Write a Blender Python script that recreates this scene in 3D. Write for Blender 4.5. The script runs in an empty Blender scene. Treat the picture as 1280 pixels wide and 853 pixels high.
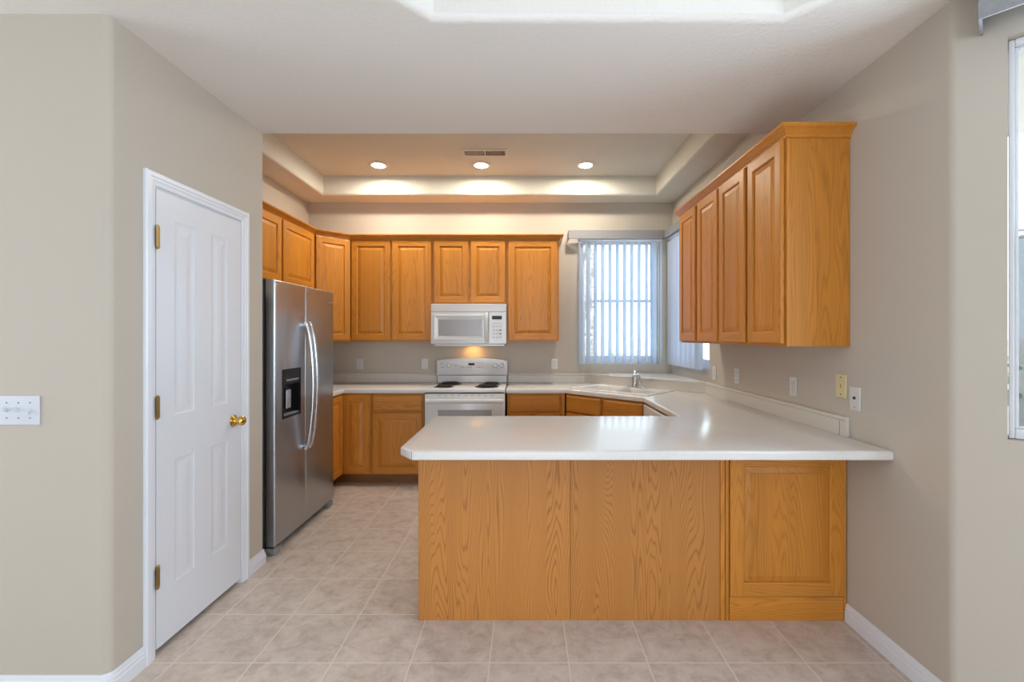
import bpy, bmesh, math, random
from mathutils import Vector, Matrix

random.seed(11)
scene = bpy.context.scene
C = scene.collection
PI = math.pi
R = math.radians

# ------------------------------------------------------------------ camera, world, light, exposure
cam_d = bpy.data.cameras.new('camera')
cam = bpy.data.objects.new('camera', cam_d)
C.objects.link(cam)
cam.location = (0, 0, 1.42)
cam.rotation_euler = (R(90), 0, 0)
cam_d.sensor_width = 36
cam_d.lens = 16.0
cam_d.shift_x = -16 / 1280
cam_d.shift_y = -5.5 / 1280
cam_d.clip_start = 0.05
scene.camera = cam

vs = scene.view_settings
vs.view_transform = 'Standard'
vs.look = 'None'
vs.exposure = 0.0
vs.gamma = 1.0
vs.use_curve_mapping = False
scene.cycles.use_denoising = True
scene.cycles.max_bounces = 10
scene.cycles.diffuse_bounces = 7
scene.cycles.transparent_max_bounces = 12
scene.cycles.sample_clamp_indirect = 8
scene.cycles.caustics_reflective = False
scene.cycles.caustics_refractive = False

world = bpy.data.worlds.new('world')
scene.world = world
world.use_nodes = True
wb = world.node_tree.nodes['Background']
wb.inputs[0].default_value = (0.80, 0.90, 1.0, 1)
wb.inputs[1].default_value = 5.0


def area(name, loc, rot, sx, sy, power, color, spread=PI):
    d = bpy.data.lights.new(name, 'AREA')
    d.shape = 'RECTANGLE'
    d.size, d.size_y = sx, sy
    d.energy = power
    d.color = color
    d.spread = spread
    o = bpy.data.objects.new(name, d)
    C.objects.link(o)
    o.location = loc
    o.rotation_euler = rot
    return o


sun_d = bpy.data.lights.new('sun', 'SUN')
sun_d.energy = 7.0
sun_d.angle = R(1)
sun_d.color = (1, 0.95, 0.86)
sun = bpy.data.objects.new('sun', sun_d)
C.objects.link(sun)
sun.rotation_euler = (R(38), 0, R(-20))

# added fill lamps in invented rear, nook and hall openings; bay window daylight
area('rear_fill', (-0.3, -5.93, 1.25), (R(90), 0, 0), 3.6, 2.3, 46, (0.90, 0.95, 1.0))
area('nook_fill', (2.84, -1.97, 1.75), (R(90), 0, R(90)), 1.9, 1.3, 42, (0.76, 0.88, 1.0))
area('bay_window_daylight', (2.15, 1.122, 1.76), (R(90), 0, R(133)), 1.2, 1.35, 58, (0.70, 0.85, 1.0))
area('hall_fill', (-4.4, 0.65, 1.5), (R(90), 0, R(-90)), 1.5, 1.6, 14, (0.95, 0.97, 1.0))

# ------------------------------------------------------------------ materials
def new_mat(name):
    m = bpy.data.materials.new(name)
    m.use_nodes = True
    nt = m.node_tree
    return m, nt, nt.nodes['Principled BSDF']


def plain(name, col, rough=0.5, metal=0.0, spec=0.5, bump=None, emit=None, mottle=0.0):
    m, nt, b = new_mat(name)
    b.inputs['Base Color'].default_value = (*col, 1)
    b.inputs['Roughness'].default_value = rough
    b.inputs['Metallic'].default_value = metal
    b.inputs['Specular IOR Level'].default_value = spec
    tc = nt.nodes.new('ShaderNodeTexCoord')
    if bump:
        n = nt.nodes.new('ShaderNodeTexNoise')
        n.inputs['Scale'].default_value = bump[0]
        n.inputs['Detail'].default_value = 3
        nt.links.new(tc.outputs['Object'], n.inputs['Vector'])
        bp = nt.nodes.new('ShaderNodeBump')
        bp.inputs['Strength'].default_value = bump[1]
        bp.inputs['Distance'].default_value = bump[2]
        nt.links.new(n.outputs['Fac'], bp.inputs['Height'])
        nt.links.new(bp.outputs['Normal'], b.inputs['Normal'])
    if mottle:
        n = nt.nodes.new('ShaderNodeTexNoise')
        n.inputs['Scale'].default_value = 60
        n.inputs['Detail'].default_value = 4
        nt.links.new(tc.outputs['Object'], n.inputs['Vector'])
        r = nt.nodes.new('ShaderNodeValToRGB')
        r.color_ramp.elements[0].position = 0.35
        r.color_ramp.elements[1].position = 0.65
        r.color_ramp.elements[0].color = (*[c * (1 - mottle) for c in col], 1)
        r.color_ramp.elements[1].color = (*col, 1)
        nt.links.new(n.outputs['Fac'], r.inputs['Fac'])
        nt.links.new(r.outputs['Color'], b.inputs['Base Color'])
    if emit:
        b.inputs['Emission Color'].default_value = (*emit[:3], 1)
        b.inputs['Emission Strength'].default_value = emit[3]
    return m


def oak(name, axis='z', figure=0.6, ring=30.0, sway=0.42, wander=5.5, dark=(0.34, 0.128, 0.012), light=(0.59, 0.234, 0.031)):
    """golden oak; the grain runs along the given local axis"""
    m, nt, b = new_mat(name)
    L = nt.links.new
    tc = nt.nodes.new('ShaderNodeTexCoord')
    oi = nt.nodes.new('ShaderNodeObjectInfo')
    off = nt.nodes.new('ShaderNodeVectorMath'); off.operation = 'SCALE'
    off.inputs[0].default_value = (0.9, 0.7, 2.3)
    L(oi.outputs['Random'], off.inputs['Scale'])
    add = nt.nodes.new('ShaderNodeVectorMath'); add.operation = 'ADD'
    L(tc.outputs['Object'], add.inputs[0]); L(off.outputs[0], add.inputs[1])
    k = 0.085
    sc = {'z': (1, 1, k), 'x': (k, 1, 1), 'y': (1, k, 1)}[axis]
    mp = nt.nodes.new('ShaderNodeMapping')
    mp.inputs['Scale'].default_value = sc
    L(add.outputs[0], mp.inputs['Vector'])
    # slow wander of the rings
    n1 = nt.nodes.new('ShaderNodeTexNoise')
    n1.inputs['Scale'].default_value = wander
    n1.inputs['Detail'].default_value = 3.4
    n1.inputs['Roughness'].default_value = 0.5
    L(mp.outputs[0], n1.inputs['Vector'])
    mul = nt.nodes.new('ShaderNodeMath'); mul.operation = 'MULTIPLY'
    mul.inputs[1].default_value = ring * sway
    L(n1.outputs['Fac'], mul.inputs[0])
    sx = nt.nodes.new('ShaderNodeSeparateXYZ'); L(mp.outputs[0], sx.inputs[0])
    sm = nt.nodes.new('ShaderNodeMath'); sm.operation = 'ADD'
    L(sx.outputs['X' if axis != 'x' else 'Z'], sm.inputs[0]); L(sx.outputs['Y'], sm.inputs[1])
    sm2 = nt.nodes.new('ShaderNodeMath'); sm2.operation = 'MULTIPLY'; sm2.inputs[1].default_value = ring
    L(sm.outputs[0], sm2.inputs[0])
    ph = nt.nodes.new('ShaderNodeMath'); ph.operation = 'ADD'
    L(mul.outputs[0], ph.inputs[0]); L(sm2.outputs[0], ph.inputs[1])
    fr = nt.nodes.new('ShaderNodeMath'); fr.operation = 'FRACT'; L(ph.outputs[0], fr.inputs[0])
    rr = nt.nodes.new('ShaderNodeValToRGB')
    e = rr.color_ramp.elements
    e[0].position = 0.0; e[0].color = (0.15, 0.15, 0.15, 1)
    e[1].position = 1.0; e[1].color = (0.1, 0.1, 0.1, 1)
    for p, v in ((0.16, 0.6), (0.34, 0.95), (0.7, 1.0), (0.9, 0.6)):
        q = e.new(p); q.color = (v, v, v, 1)
    L(fr.outputs[0], rr.inputs['Fac'])
    # fine pores
    mp2 = nt.nodes.new('ShaderNodeMapping')
    mp2.inputs['Scale'].default_value = {'z': (1, 1, 0.03), 'x': (0.03, 1, 1), 'y': (1, 0.03, 1)}[axis]
    L(add.outputs[0], mp2.inputs['Vector'])
    n2 = nt.nodes.new('ShaderNodeTexNoise')
    n2.inputs['Scale'].default_value = 260
    n2.inputs['Detail'].default_value = 2
    L(mp2.outputs[0], n2.inputs['Vector'])
    n3 = nt.nodes.new('ShaderNodeTexNoise')
    n3.inputs['Scale'].default_value = 14
    n3.inputs['Detail'].default_value = 2
    L(mp2.outputs[0], n3.inputs['Vector'])
    mx = nt.nodes.new('ShaderNodeMath'); mx.operation = 'MULTIPLY'; mx.inputs[1].default_value = figure
    L(rr.outputs['Color'], mx.inputs[0])
    mx2 = nt.nodes.new('ShaderNodeMath'); mx2.operation = 'MULTIPLY_ADD'; mx2.inputs[1].default_value = 0.34
    L(n2.outputs['Fac'], mx2.inputs[0]); L(mx.outputs[0], mx2.inputs[2])
    mx3 = nt.nodes.new('ShaderNodeMath'); mx3.operation = 'MULTIPLY_ADD'; mx3.inputs[1].default_value = 0.55 * (1 - figure) + 0.25
    L(n3.outputs['Fac'], mx3.inputs[0]); L(mx2.outputs[0], mx3.inputs[2])
    cr = nt.nodes.new('ShaderNodeValToRGB')
    cr.color_ramp.elements[0].position = 0.25; cr.color_ramp.elements[0].color = (*dark, 1)
    cr.color_ramp.elements[1].position = 0.25 + 0.68; cr.color_ramp.elements[1].color = (*light, 1)
    L(mx3.outputs[0], cr.inputs['Fac'])
    hs = nt.nodes.new('ShaderNodeHueSaturation')
    mr = nt.nodes.new('ShaderNodeMapRange')
    mr.inputs['To Min'].default_value = 0.93; mr.inputs['To Max'].default_value = 1.07
    L(oi.outputs['Random'], mr.inputs['Value']); L(mr.outputs[0], hs.inputs['Value'])
    L(cr.outputs['Color'], hs.inputs['Color'])
    L(hs.outputs['Color'], b.inputs['Base Color'])
    b.inputs['Roughness'].default_value = 0.40
    b.inputs['Specular IOR Level'].default_value = 0.42
    bp = nt.nodes.new('ShaderNodeBump')
    bp.inputs['Strength'].default_value = 0.12; bp.inputs['Distance'].default_value = 0.001
    L(n2.outputs['Fac'], bp.inputs['Height']); L(bp.outputs['Normal'], b.inputs['Normal'])
    return m


def tile_floor():
    m, nt, b = new_mat('beige_tile')
    L = nt.links.new
    tc = nt.nodes.new('ShaderNodeTexCoord')
    mp = nt.nodes.new('ShaderNodeMapping')
    P = 0.344
    mp.inputs['Location'].default_value = (0.153 + P * 20, -1.98 + P * 20, 0)
    L(tc.outputs['Object'], mp.inputs['Vector'])
    br = nt.nodes.new('ShaderNodeTexBrick')
    br.offset = 0.0
    br.squash = 1.0
    br.inputs['Scale'].default_value = 1.0
    br.inputs['Brick Width'].default_value = P
    br.inputs['Row Height'].default_value = P
    br.inputs['Mortar Size'].default_value = 0.003
    br.inputs['Mortar Smooth'].default_value = 0.3
    br.inputs['Color1'].default_value = (0.0, 0, 0, 1)
    br.inputs['Color2'].default_value = (1, 1, 1, 1)
    br.inputs['Mortar'].default_value = (0.5, 0.5, 0.5, 1)
    L(mp.outputs[0], br.inputs['Vector'])
    # slate like mottling, shifted per tile
    sc = nt.nodes.new('ShaderNodeVectorMath'); sc.operation = 'SCALE'; sc.inputs['Scale'].default_value = 7.0
    L(br.outputs['Color'], sc.inputs[0])
    ad = nt.nodes.new('ShaderNodeVectorMath'); ad.operation = 'ADD'
    L(tc.outputs['Object'], ad.inputs[0]); L(sc.outputs[0], ad.inputs[1])
    n = nt.nodes.new('ShaderNodeTexNoise')
    n.inputs['Scale'].default_value = 11; n.inputs['Detail'].default_value = 10; n.inputs['Roughness'].default_value = 0.74
    n.inputs['Distortion'].default_value = 0.4
    L(ad.outputs[0], n.inputs['Vector'])
    r = nt.nodes.new('ShaderNodeValToRGB')
    e = r.color_ramp.elements
    e[0].position = 0.28; e[0].color = (0.37, 0.305, 0.265, 1)
    e[1].position = 0.75; e[1].color = (0.68, 0.62, 0.57, 1)
    q = e.new(0.5); q.color = (0.55, 0.48, 0.435, 1)
    L(n.outputs['Fac'], r.inputs['Fac'])
    mix = nt.nodes.new('ShaderNodeMix'); mix.data_type = 'RGBA'
    L(br.outputs['Fac'], mix.inputs['Factor'])
    L(r.outputs['Color'], mix.inputs['A'])
    mix.inputs['B'].default_value = (0.70, 0.64, 0.58, 1)
    L(mix.outputs['Result'], b.inputs['Base Color'])
    b.inputs['Roughness'].default_value = 0.42
    bp = nt.nodes.new('ShaderNodeBump'); bp.inputs['Strength'].default_value = 0.25; bp.inputs['Distance'].default_value = 0.002
    L(n.outputs['Fac'], bp.inputs['Height']); L(bp.outputs['Normal'], b.inputs['Normal'])
    return m


def steel():
    m, nt, b = new_mat('brushed_steel')
    L = nt.links.new
    tc = nt.nodes.new('ShaderNodeTexCoord')
    mp = nt.nodes.new('ShaderNodeMapping')
    mp.inputs['Scale'].default_value = (2, 2, 600)
    L(tc.outputs['Object'], mp.inputs['Vector'])
    n = nt.nodes.new('ShaderNodeTexNoise'); n.inputs['Scale'].default_value = 1.0; n.inputs['Detail'].default_value = 2
    L(mp.outputs[0], n.inputs['Vector'])
    bp = nt.nodes.new('ShaderNodeBump'); bp.inputs['Strength'].default_value = 0.10; bp.inputs['Distance'].default_value = 0.0006
    L(n.outputs['Fac'], bp.inputs['Height']); L(bp.outputs['Normal'], b.inputs['Normal'])
    b.inputs['Base Color'].default_value = (0.45, 0.48, 0.52, 1)
    b.inputs['Metallic'].default_value = 1.0
    b.inputs['Roughness'].default_value = 0.30
    b.inputs['Anisotropic'].default_value = 0.4
    return m


def fabric_vane():
    m = bpy.data.materials.new('blind_fabric')
    m.use_nodes = True
    nt = m.node_tree
    L = nt.links.new
    b = nt.nodes['Principled BSDF']
    out = nt.nodes['Material Output']
    b.inputs['Base Color'].default_value = (0.74, 0.77, 0.84, 1)
    b.inputs['Roughness'].default_value = 0.8
    t = nt.nodes.new('ShaderNodeBsdfTranslucent'); t.inputs['Color'].default_value = (0.72, 0.82, 0.93, 1)
    mx = nt.nodes.new('ShaderNodeMixShader'); mx.inputs[0].default_value = 0.58
    L(b.outputs[0], mx.inputs[1]); L(t.outputs[0], mx.inputs[2]); L(mx.outputs[0], out.inputs['Surface'])
    tc = nt.nodes.new('ShaderNodeTexCoord')
    mp = nt.nodes.new('ShaderNodeMapping'); mp.inputs['Scale'].default_value = (900, 900, 12)
    n = nt.nodes.new('ShaderNodeTexNoise'); n.inputs['Scale'].default_value = 1
    L(tc.outputs['Object'], mp.inputs['Vector']); L(mp.outputs[0], n.inputs['Vector'])
    bp = nt.nodes.new('ShaderNodeBump'); bp.inputs['Strength'].default_value = 0.2; bp.inputs['Distance'].default_value = 0.001
    L(n.outputs['Fac'], bp.inputs['Height']); L(bp.outputs['Normal'], b.inputs['Normal'])
    return m


def glass():
    m = bpy.data.materials.new('window_glass')
    m.use_nodes = True
    nt = m.node_tree
    out = nt.nodes['Material Output']
    nt.nodes.remove(nt.nodes['Principled BSDF'])
    tr = nt.nodes.new('ShaderNodeBsdfTransparent'); tr.inputs[0].default_value = (0.93, 0.97, 0.97, 1)
    gl = nt.nodes.new('ShaderNodeBsdfGlossy'); gl.inputs['Roughness'].default_value = 0.02
    mx = nt.nodes.new('ShaderNodeMixShader')
    mx.inputs[0].default_value = 0.05
    nt.links.new(tr.outputs[0], mx.inputs[1]); nt.links.new(gl.outputs[0], mx.inputs[2])
    nt.links.new(mx.outputs[0], out.inputs['Surface'])
    return m


def screen_mesh():
    m = bpy.data.materials.new('insect_screen')
    m.use_nodes = True
    nt = m.node_tree
    out = nt.nodes['Material Output']
    b = nt.nodes['Principled BSDF']
    b.inputs['Base Color'].default_value = (0.12, 0.15, 0.18, 1)
    tr = nt.nodes.new('ShaderNodeBsdfTransparent')
    mx = nt.nodes.new('ShaderNodeMixShader'); mx.inputs[0].default_value = 0.66
    nt.links.new(tr.outputs[0], mx.inputs[1]); nt.links.new(b.outputs[0], mx.inputs[2])
    nt.links.new(mx.outputs[0], out.inputs['Surface'])
    return m


M = {}
M['wall'] = plain('wall_paint', (0.507, 0.467, 0.409), 0.75, spec=0.25, bump=(170, 0.10, 0.004))
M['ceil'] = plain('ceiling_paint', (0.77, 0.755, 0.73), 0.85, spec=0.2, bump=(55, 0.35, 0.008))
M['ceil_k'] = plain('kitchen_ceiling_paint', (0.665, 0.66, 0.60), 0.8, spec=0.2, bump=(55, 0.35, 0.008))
M['trim'] = plain('white_trim_paint', (0.72, 0.76, 0.83), 0.28, spec=0.5)
M['doorw'] = plain('white_door_paint', (0.69, 0.73, 0.80), 0.28, spec=0.5, bump=(30, 0.05, 0.002))
M['floor'] = tile_floor()
M['oak_v'] = oak('oak_upright_grain', 'z', 0.40, 70, 0.55, 4.0)
M['oak_h'] = oak('oak_level_grain', 'x', 0.40, 70, 0.55, 4.0)
M['oak_y'] = oak('oak_cross_grain', 'y', 0.40, 70, 0.55, 4.0)
M['veneer'] = oak('oak_veneer', 'z', 0.60, 95, 1.25, 2.6, dark=(0.24, 0.092, 0.016), light=(0.52, 0.218, 0.050))
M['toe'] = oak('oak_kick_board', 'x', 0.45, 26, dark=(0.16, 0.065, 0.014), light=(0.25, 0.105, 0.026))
M['lam'] = plain('white_laminate', (0.67, 0.66, 0.645), 0.19, spec=0.45, mottle=0.03)
M['lam_s'] = plain('white_laminate_splash', (0.63, 0.60, 0.55), 0.3, spec=0.5, mottle=0.03)
M['chip'] = plain('bare_particle_board', (0.34, 0.25, 0.16), 0.9, mottle=0.3)
M['seam'] = plain('dark_seam', (0.10, 0.10, 0.11), 0.6)
M['steel'] = steel()
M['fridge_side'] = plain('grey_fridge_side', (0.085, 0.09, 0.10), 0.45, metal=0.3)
M['handle'] = plain('satin_handle', (0.62, 0.63, 0.66), 0.24, metal=1.0)
M['black'] = plain('black_plastic', (0.008, 0.008, 0.009), 0.3, spec=0.25)
M['blackm'] = plain('black_matte', (0.02, 0.02, 0.022), 0.6)
M['grey'] = plain('grey_plastic', (0.24, 0.25, 0.26), 0.4)
M['app'] = plain('white_enamel', (0.67, 0.69, 0.71), 0.16, spec=0.5)
M['appg'] = plain('microwave_window', (0.34, 0.345, 0.355), 0.18, spec=0.5)
M['appl'] = plain('pale_grey_print', (0.50, 0.50, 0.51), 0.4)
M['red'] = plain('red_print', (0.55, 0.12, 0.08), 0.4)
M['sink'] = plain('white_sink_enamel', (0.76, 0.755, 0.74), 0.12, spec=0.5)
M['chrome'] = plain('chrome', (0.72, 0.74, 0.77), 0.08, metal=1.0)
M['brass'] = plain('polished_brass', (0.78, 0.52, 0.14), 0.14, metal=1.0)
M['brassd'] = plain('aged_brass', (0.44, 0.32, 0.13), 0.35, metal=1.0)
M['vane'] = fabric_vane()
M['val'] = plain('valance_fabric', (0.28, 0.285, 0.305), 0.8, bump=(300, 0.3, 0.002), mottle=0.12)
M['plate'] = plain('white_plate', (0.62, 0.63, 0.62), 0.3)
M['plate_l'] = plain('white_switch_plate', (0.60, 0.64, 0.72), 0.3)
M['almond'] = plain('almond_plate', (0.66, 0.58, 0.33), 0.35)
M['vinyl'] = plain('white_vinyl', (0.70, 0.73, 0.78), 0.35)
M['glass'] = glass()
M['screen'] = screen_mesh()
M['bulb'] = plain('lamp_lens', (1, 0.97, 0.9), 0.4, emit=(1, 0.93, 0.80, 14))
M['baffle'] = plain('lamp_trim', (0.72, 0.70, 0.66), 0.4)
M['vent'] = plain('vent_paint', (0.42, 0.40, 0.36), 0.5)
M['ventd'] = plain('vent_shade', (0.10, 0.095, 0.085), 0.7)
M['warmlens'] = plain('hood_lamp_lens', (1, 0.8, 0.5), 0.4, emit=(1, 0.55, 0.16, 6))
M['bark'] = plain('bark', (0.50, 0.44, 0.40), 0.9, bump=(25, 1.0, 0.03), mottle=0.5)
M['leaf'] = plain('leaf_green', (0.10, 0.22, 0.05), 0.6, mottle=0.5)
M['leaf_p'] = plain('leaf_pale_green', (0.20, 0.32, 0.10), 0.6, mottle=0.4)
M['ground'] = plain('garden_gravel', (0.55, 0.50, 0.44), 0.9, bump=(40, 0.8, 0.02), mottle=0.3)
M['block'] = plain('garden_block', (0.80, 0.74, 0.70), 0.9, bump=(30, 0.4, 0.01), mottle=0.1)
M['roof'] = plain('roof_deck', (0.4, 0.38, 0.35), 0.9)


# ------------------------------------------------------------------ mesh helpers
def obj(name, bm, mat, parent=None, smooth=None, loc=None, rotz=0.0, normals=True):
    if normals:
        bmesh.ops.recalc_face_normals(bm, faces=bm.faces[:])
    me = bpy.data.meshes.new(name)
    bm.to_mesh(me)
    bm.free()
    for m in (mat if isinstance(mat, (list, tuple)) else [mat]):
        me.materials.append(m)
    o = bpy.data.objects.new(name, me)
    C.objects.link(o)
    if smooth is not None:
        me.shade_smooth()
        me.set_sharp_from_angle(angle=R(smooth))
    if parent is not None:
        o.parent = parent
    if loc is not None:
        o.location = loc
        o.rotation_euler = (0, 0, rotz)
    return o


def thing(name, label, cat, loc=(0, 0, 0), rotz=0.0, group=None, kind=None):
    o = bpy.data.objects.new(name, None)
    o.empty_display_size = 0.05
    C.objects.link(o)
    o.location = loc
    o.rotation_euler = (0, 0, rotz)
    o['label'] = label
    o['category'] = cat
    if group:
        o['group'] = group
    if kind:
        o['kind'] = kind
    return o


def tag(o, label=None, cat=None, group=None, kind=None):
    if label: o['label'] = label
    if cat: o['category'] = cat
    if group: o['group'] = group
    if kind: o['kind'] = kind
    return o


def structure(o, label, cat):
    return tag(o, label, cat, None, 'structure')


def box(bm, x0, x1, y0, y1, z0, z1, bev=0.0, segs=2, mi=0):
    vs_ = [bm.verts.new((x, y, z)) for x in (x0, x1) for y in (y0, y1) for z in (z0, z1)]
    idx = ((0, 1, 3, 2), (4, 6, 7, 5), (0, 4, 5, 1), (2, 3, 7, 6), (0, 2, 6, 4), (1, 5, 7, 3))
    fs = [bm.faces.new([vs_[i] for i in f]) for f in idx]
    for f in fs:
        f.material_index = mi
    if bev > 0:
        es = {e for f in fs for e in f.edges}
        bmesh.ops.bevel(bm, geom=list(es), offset=bev, segments=segs, affect='EDGES', profile=0.5)
    return bm


def B(x0, x1, y0, y1, z0, z1, bev=0.0, segs=2):
    return box(bmesh.new(), x0, x1, y0, y1, z0, z1, bev, segs)


def ring_faces(bm, a, b, mi=0, closed=True):
    n = len(a)
    out = []
    for i in range(n if closed else n - 1):
        j = (i + 1) % n
        f = bm.faces.new((a[i], a[j], b[j], b[i]))
        f.material_index = mi
        out.append(f)
    return out


def offset_poly(p, d):
    """inward offset of a counter-clockwise polygon"""
    n = len(p)
    out = []
    for i in range(n):
        a, b_, c = Vector(p[i - 1]), Vector(p[i]), Vector(p[(i + 1) % n])
        d1, d2 = (b_ - a).normalized(), (c - b_).normalized()
        n1, n2 = Vector((-d1.y, d1.x)), Vector((-d2.y, d2.x))
        m = (n1 + n2) / max(0.2, 1 + n1.dot(n2))
        out.append(tuple(b_ + m * d))
    return out


def loop_at(bm, poly, z):
    return [bm.verts.new((x, y, z)) for x, y in poly]


def fill(bm, loops, mi=0):
    es = []
    for l in loops:
        for i in range(len(l)):
            a, b_ = l[i], l[(i + 1) % len(l)]
            es.append(bm.edges.get((a, b_)) or bm.edges.new((a, b_)))
    r = bmesh.ops.triangle_fill(bm, use_beauty=True, use_dissolve=False, edges=es, normal=(0, 0, 1))
    for f in r['geom']:
        if isinstance(f, bmesh.types.BMFace):
            f.material_index = mi


def slab(bm, outer, z0, z1, r=0.01, segs=4, holes=(), rb=0.003):
    """horizontal slab with a rounded upper edge and holes"""
    lo = loop_at(bm, offset_poly(outer, rb), z0)
    loops = [lo, loop_at(bm, outer, z0 + rb)]
    for i in range(segs + 1):
        a = (PI / 2) * i / segs
        loops.append(loop_at(bm, offset_poly(outer, r * (1 - math.cos(a))), z1 - r + r * math.sin(a)))
    for a, b_ in zip(loops, loops[1:]):
        ring_faces(bm, a, b_)
    top, bot = [loops[-1]], [lo]
    for h in holes:
        ht, hb = loop_at(bm, h, z1), loop_at(bm, h, z0)
        ring_faces(bm, ht, hb)
        top.append(ht); bot.append(hb)
    fill(bm, top); fill(bm, bot)
    return bm


def sweep(bm, path, prof, closed=False, caps=True):
    """sweep a profile [(out, z)] along a plan path; 'out' is to the right of travel"""
    n = len(path)
    rows = []
    for i in range(n):
        p = Vector(path[i])
        dirs = []
        if i > 0 or closed: dirs.append((p - Vector(path[i - 1])).normalized())
        if i < n - 1 or closed: dirs.append((Vector(path[(i + 1) % n]) - p).normalized())
        ns = [Vector((d.y, -d.x)) for d in dirs]
        m = ns[0] if len(ns) == 1 else (ns[0] + ns[1]) / (1 + ns[0].dot(ns[1]))
        rows.append([bm.verts.new((p.x + m.x * o, p.y + m.y * o, z)) for o, z in prof])
    for a, b_ in zip(rows, rows[1:] + ([rows[0]] if closed else [])):
        ring_faces(bm, a, b_)
    if caps and not closed:
        bm.faces.new(rows[0]); bm.faces.new(rows[-1][::-1])
    return bm


def tube(bm, pts, r, n=10, caps=True, squash=None):
    """round tube through points; r may be a list"""
    pts = [Vector(p) for p in pts]
    rows = []
    up = None
    for i, p in enumerate(pts):
        t = (pts[min(i + 1, len(pts) - 1)] - pts[max(i - 1, 0)]).normalized()
        if up is None:
            up = Vector((0, 0, 1)) if abs(t.z) < 0.9 else Vector((1, 0, 0))
        s = t.cross(up).normalized()
        u = s.cross(t).normalized()
        up = u
        rad = r[i] if isinstance(r, (list, tuple)) else r
        a_, b_ = squash or (1, 1)
        rows.append([bm.verts.new(p + s * rad * a_ * math.cos(2 * PI * k / n) + u * rad * b_ * math.sin(2 * PI * k / n)) for k in range(n)])
    for a, b_ in zip(rows, rows[1:]):
        ring_faces(bm, a, b_)
    if caps:
        bm.faces.new(rows[0][::-1]); bm.faces.new(rows[-1])
    return bm


def lathe(bm, prof, n=24, axis='z', c=(0, 0, 0)):
    """revolve [(radius, height)]"""
    rows = []
    for rad, h in prof:
        row = []
        for k in range(n):
            a = 2 * PI * k / n
            p = (rad * math.cos(a), rad * math.sin(a), h)
            if axis == 'y': p = (rad * math.cos(a), -h, rad * math.sin(a))   # height comes out towards -y
            if axis == 'x': p = (h, rad * math.cos(a), rad * math.sin(a))
            row.append(bm.verts.new((p[0] + c[0], p[1] + c[1], p[2] + c[2])))
        rows.append(row)
    for a, b_ in zip(rows, rows[1:]):
        ring_faces(bm, a, b_)
    bm.faces.new(rows[0][::-1]); bm.faces.new(rows[-1])
    return bm


def prism(bm, poly, z0, z1, bev=0.0):
    a, b_ = loop_at(bm, poly, z0), loop_at(bm, poly, z1)
    fs = ring_faces(bm, a, b_)
    fs += [bm.faces.new(a[::-1]), bm.faces.new(b_)]
    if bev:
        bmesh.ops.bevel(bm, geom=list({e for f in fs for e in f.edges}), offset=bev, segments=2, affect='EDGES', profile=0.5)
    return bm


def wall_panel(bm, length, t, z0, z1, openings=()):
    """wall in local x (0..length), face at y=0 looking to -y, thickness t"""
    us = sorted({0, length, *[v for o in openings for v in o[:2]]})
    ws = sorted({z0, z1, *[v for o in openings for v in o[2:]]})
    def solid(i, j):
        if not (0 <= i < len(us) - 1 and 0 <= j < len(ws) - 1):
            return False
        u, w = (us[i] + us[i + 1]) / 2, (ws[j] + ws[j + 1]) / 2
        return not any(o[0] < u < o[1] and o[2] < w < o[3] for o in openings)
    cache = {}
    def v(x, y, z):
        k = (round(x, 5), round(y, 5), round(z, 5))
        if k not in cache: cache[k] = bm.verts.new(k)
        return cache[k]
    for i in range(len(us) - 1):
        for j in range(len(ws) - 1):
            if not solid(i, j): continue
            a, b_, c, d = us[i], us[i + 1], ws[j], ws[j + 1]
            bm.faces.new((v(a, 0, c), v(b_, 0, c), v(b_, 0, d), v(a, 0, d)))
            bm.faces.new((v(a, t, c), v(a, t, d), v(b_, t, d), v(b_, t, c)))
            if not solid(i - 1, j): bm.faces.new((v(a, 0, c), v(a, 0, d), v(a, t, d), v(a, t, c)))
            if not solid(i + 1, j): bm.faces.new((v(b_, 0, c), v(b_, t, c), v(b_, t, d), v(b_, 0, d)))
            if not solid(i, j - 1): bm.faces.new((v(a, 0, c), v(a, t, c), v(b_, t, c), v(b_, 0, c)))
            if not solid(i, j + 1): bm.faces.new((v(a, 0, d), v(b_, 0, d), v(b_, t, d), v(a, t, d)))
    return bm


def arc(cx, cy, r, a0, a1, n=8):
    return [(cx + r * math.cos(R(a0 + (a1 - a0) * i / n)), cy + r * math.sin(R(a0 + (a1 - a0) * i / n))) for i in range(n + 1)]


# ------------------------------------------------------------------ plan (x to the right, y away from the camera)
XL, XR, YB = -2.36, 1.61, 4.97        # kitchen left, right and back walls
XD = -1.64                            # wall with the pantry door
YH, YE = 1.79, 2.845                  # hall wall, end of the pantry wall and of the low ceiling
YC = 1.715                            # right corner where the bay starts
ZL, ZR_, ZT = 2.69, 2.88, 3.08        # low ceiling, kitchen ring, kitchen tray
BA = R(47)                            # turn of the bay wall
HR = 0.03

# floor, roof, garden
structure(obj('floor', B(-4.6, 4.2, -6.1, 5.1, -0.1, 0.0), M['floor']), 'beige square tile floor with pale grout', 'floor')
structure(obj('ceiling_deck', B(-4.7, 4.3, -6.2, 5.2, 3.20, 3.30), M['roof']), 'roof deck above the ceilings', 'ceiling')

# hall wall with a rounded corner
bm = bmesh.new()
prism(bm, [(-4.6, YH)] + arc(XD - HR, YH + HR, HR, -90, 0) + [(XD - 0.1, YH + HR), (XD - 0.1, YH + 0.1), (-4.6, YH + 0.1)], 0, ZL + 0.02)
structure(obj('wall_hall', bm, M['wall'], smooth=35), 'beige wall with a rounded corner left of the pantry door', 'wall')
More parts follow.
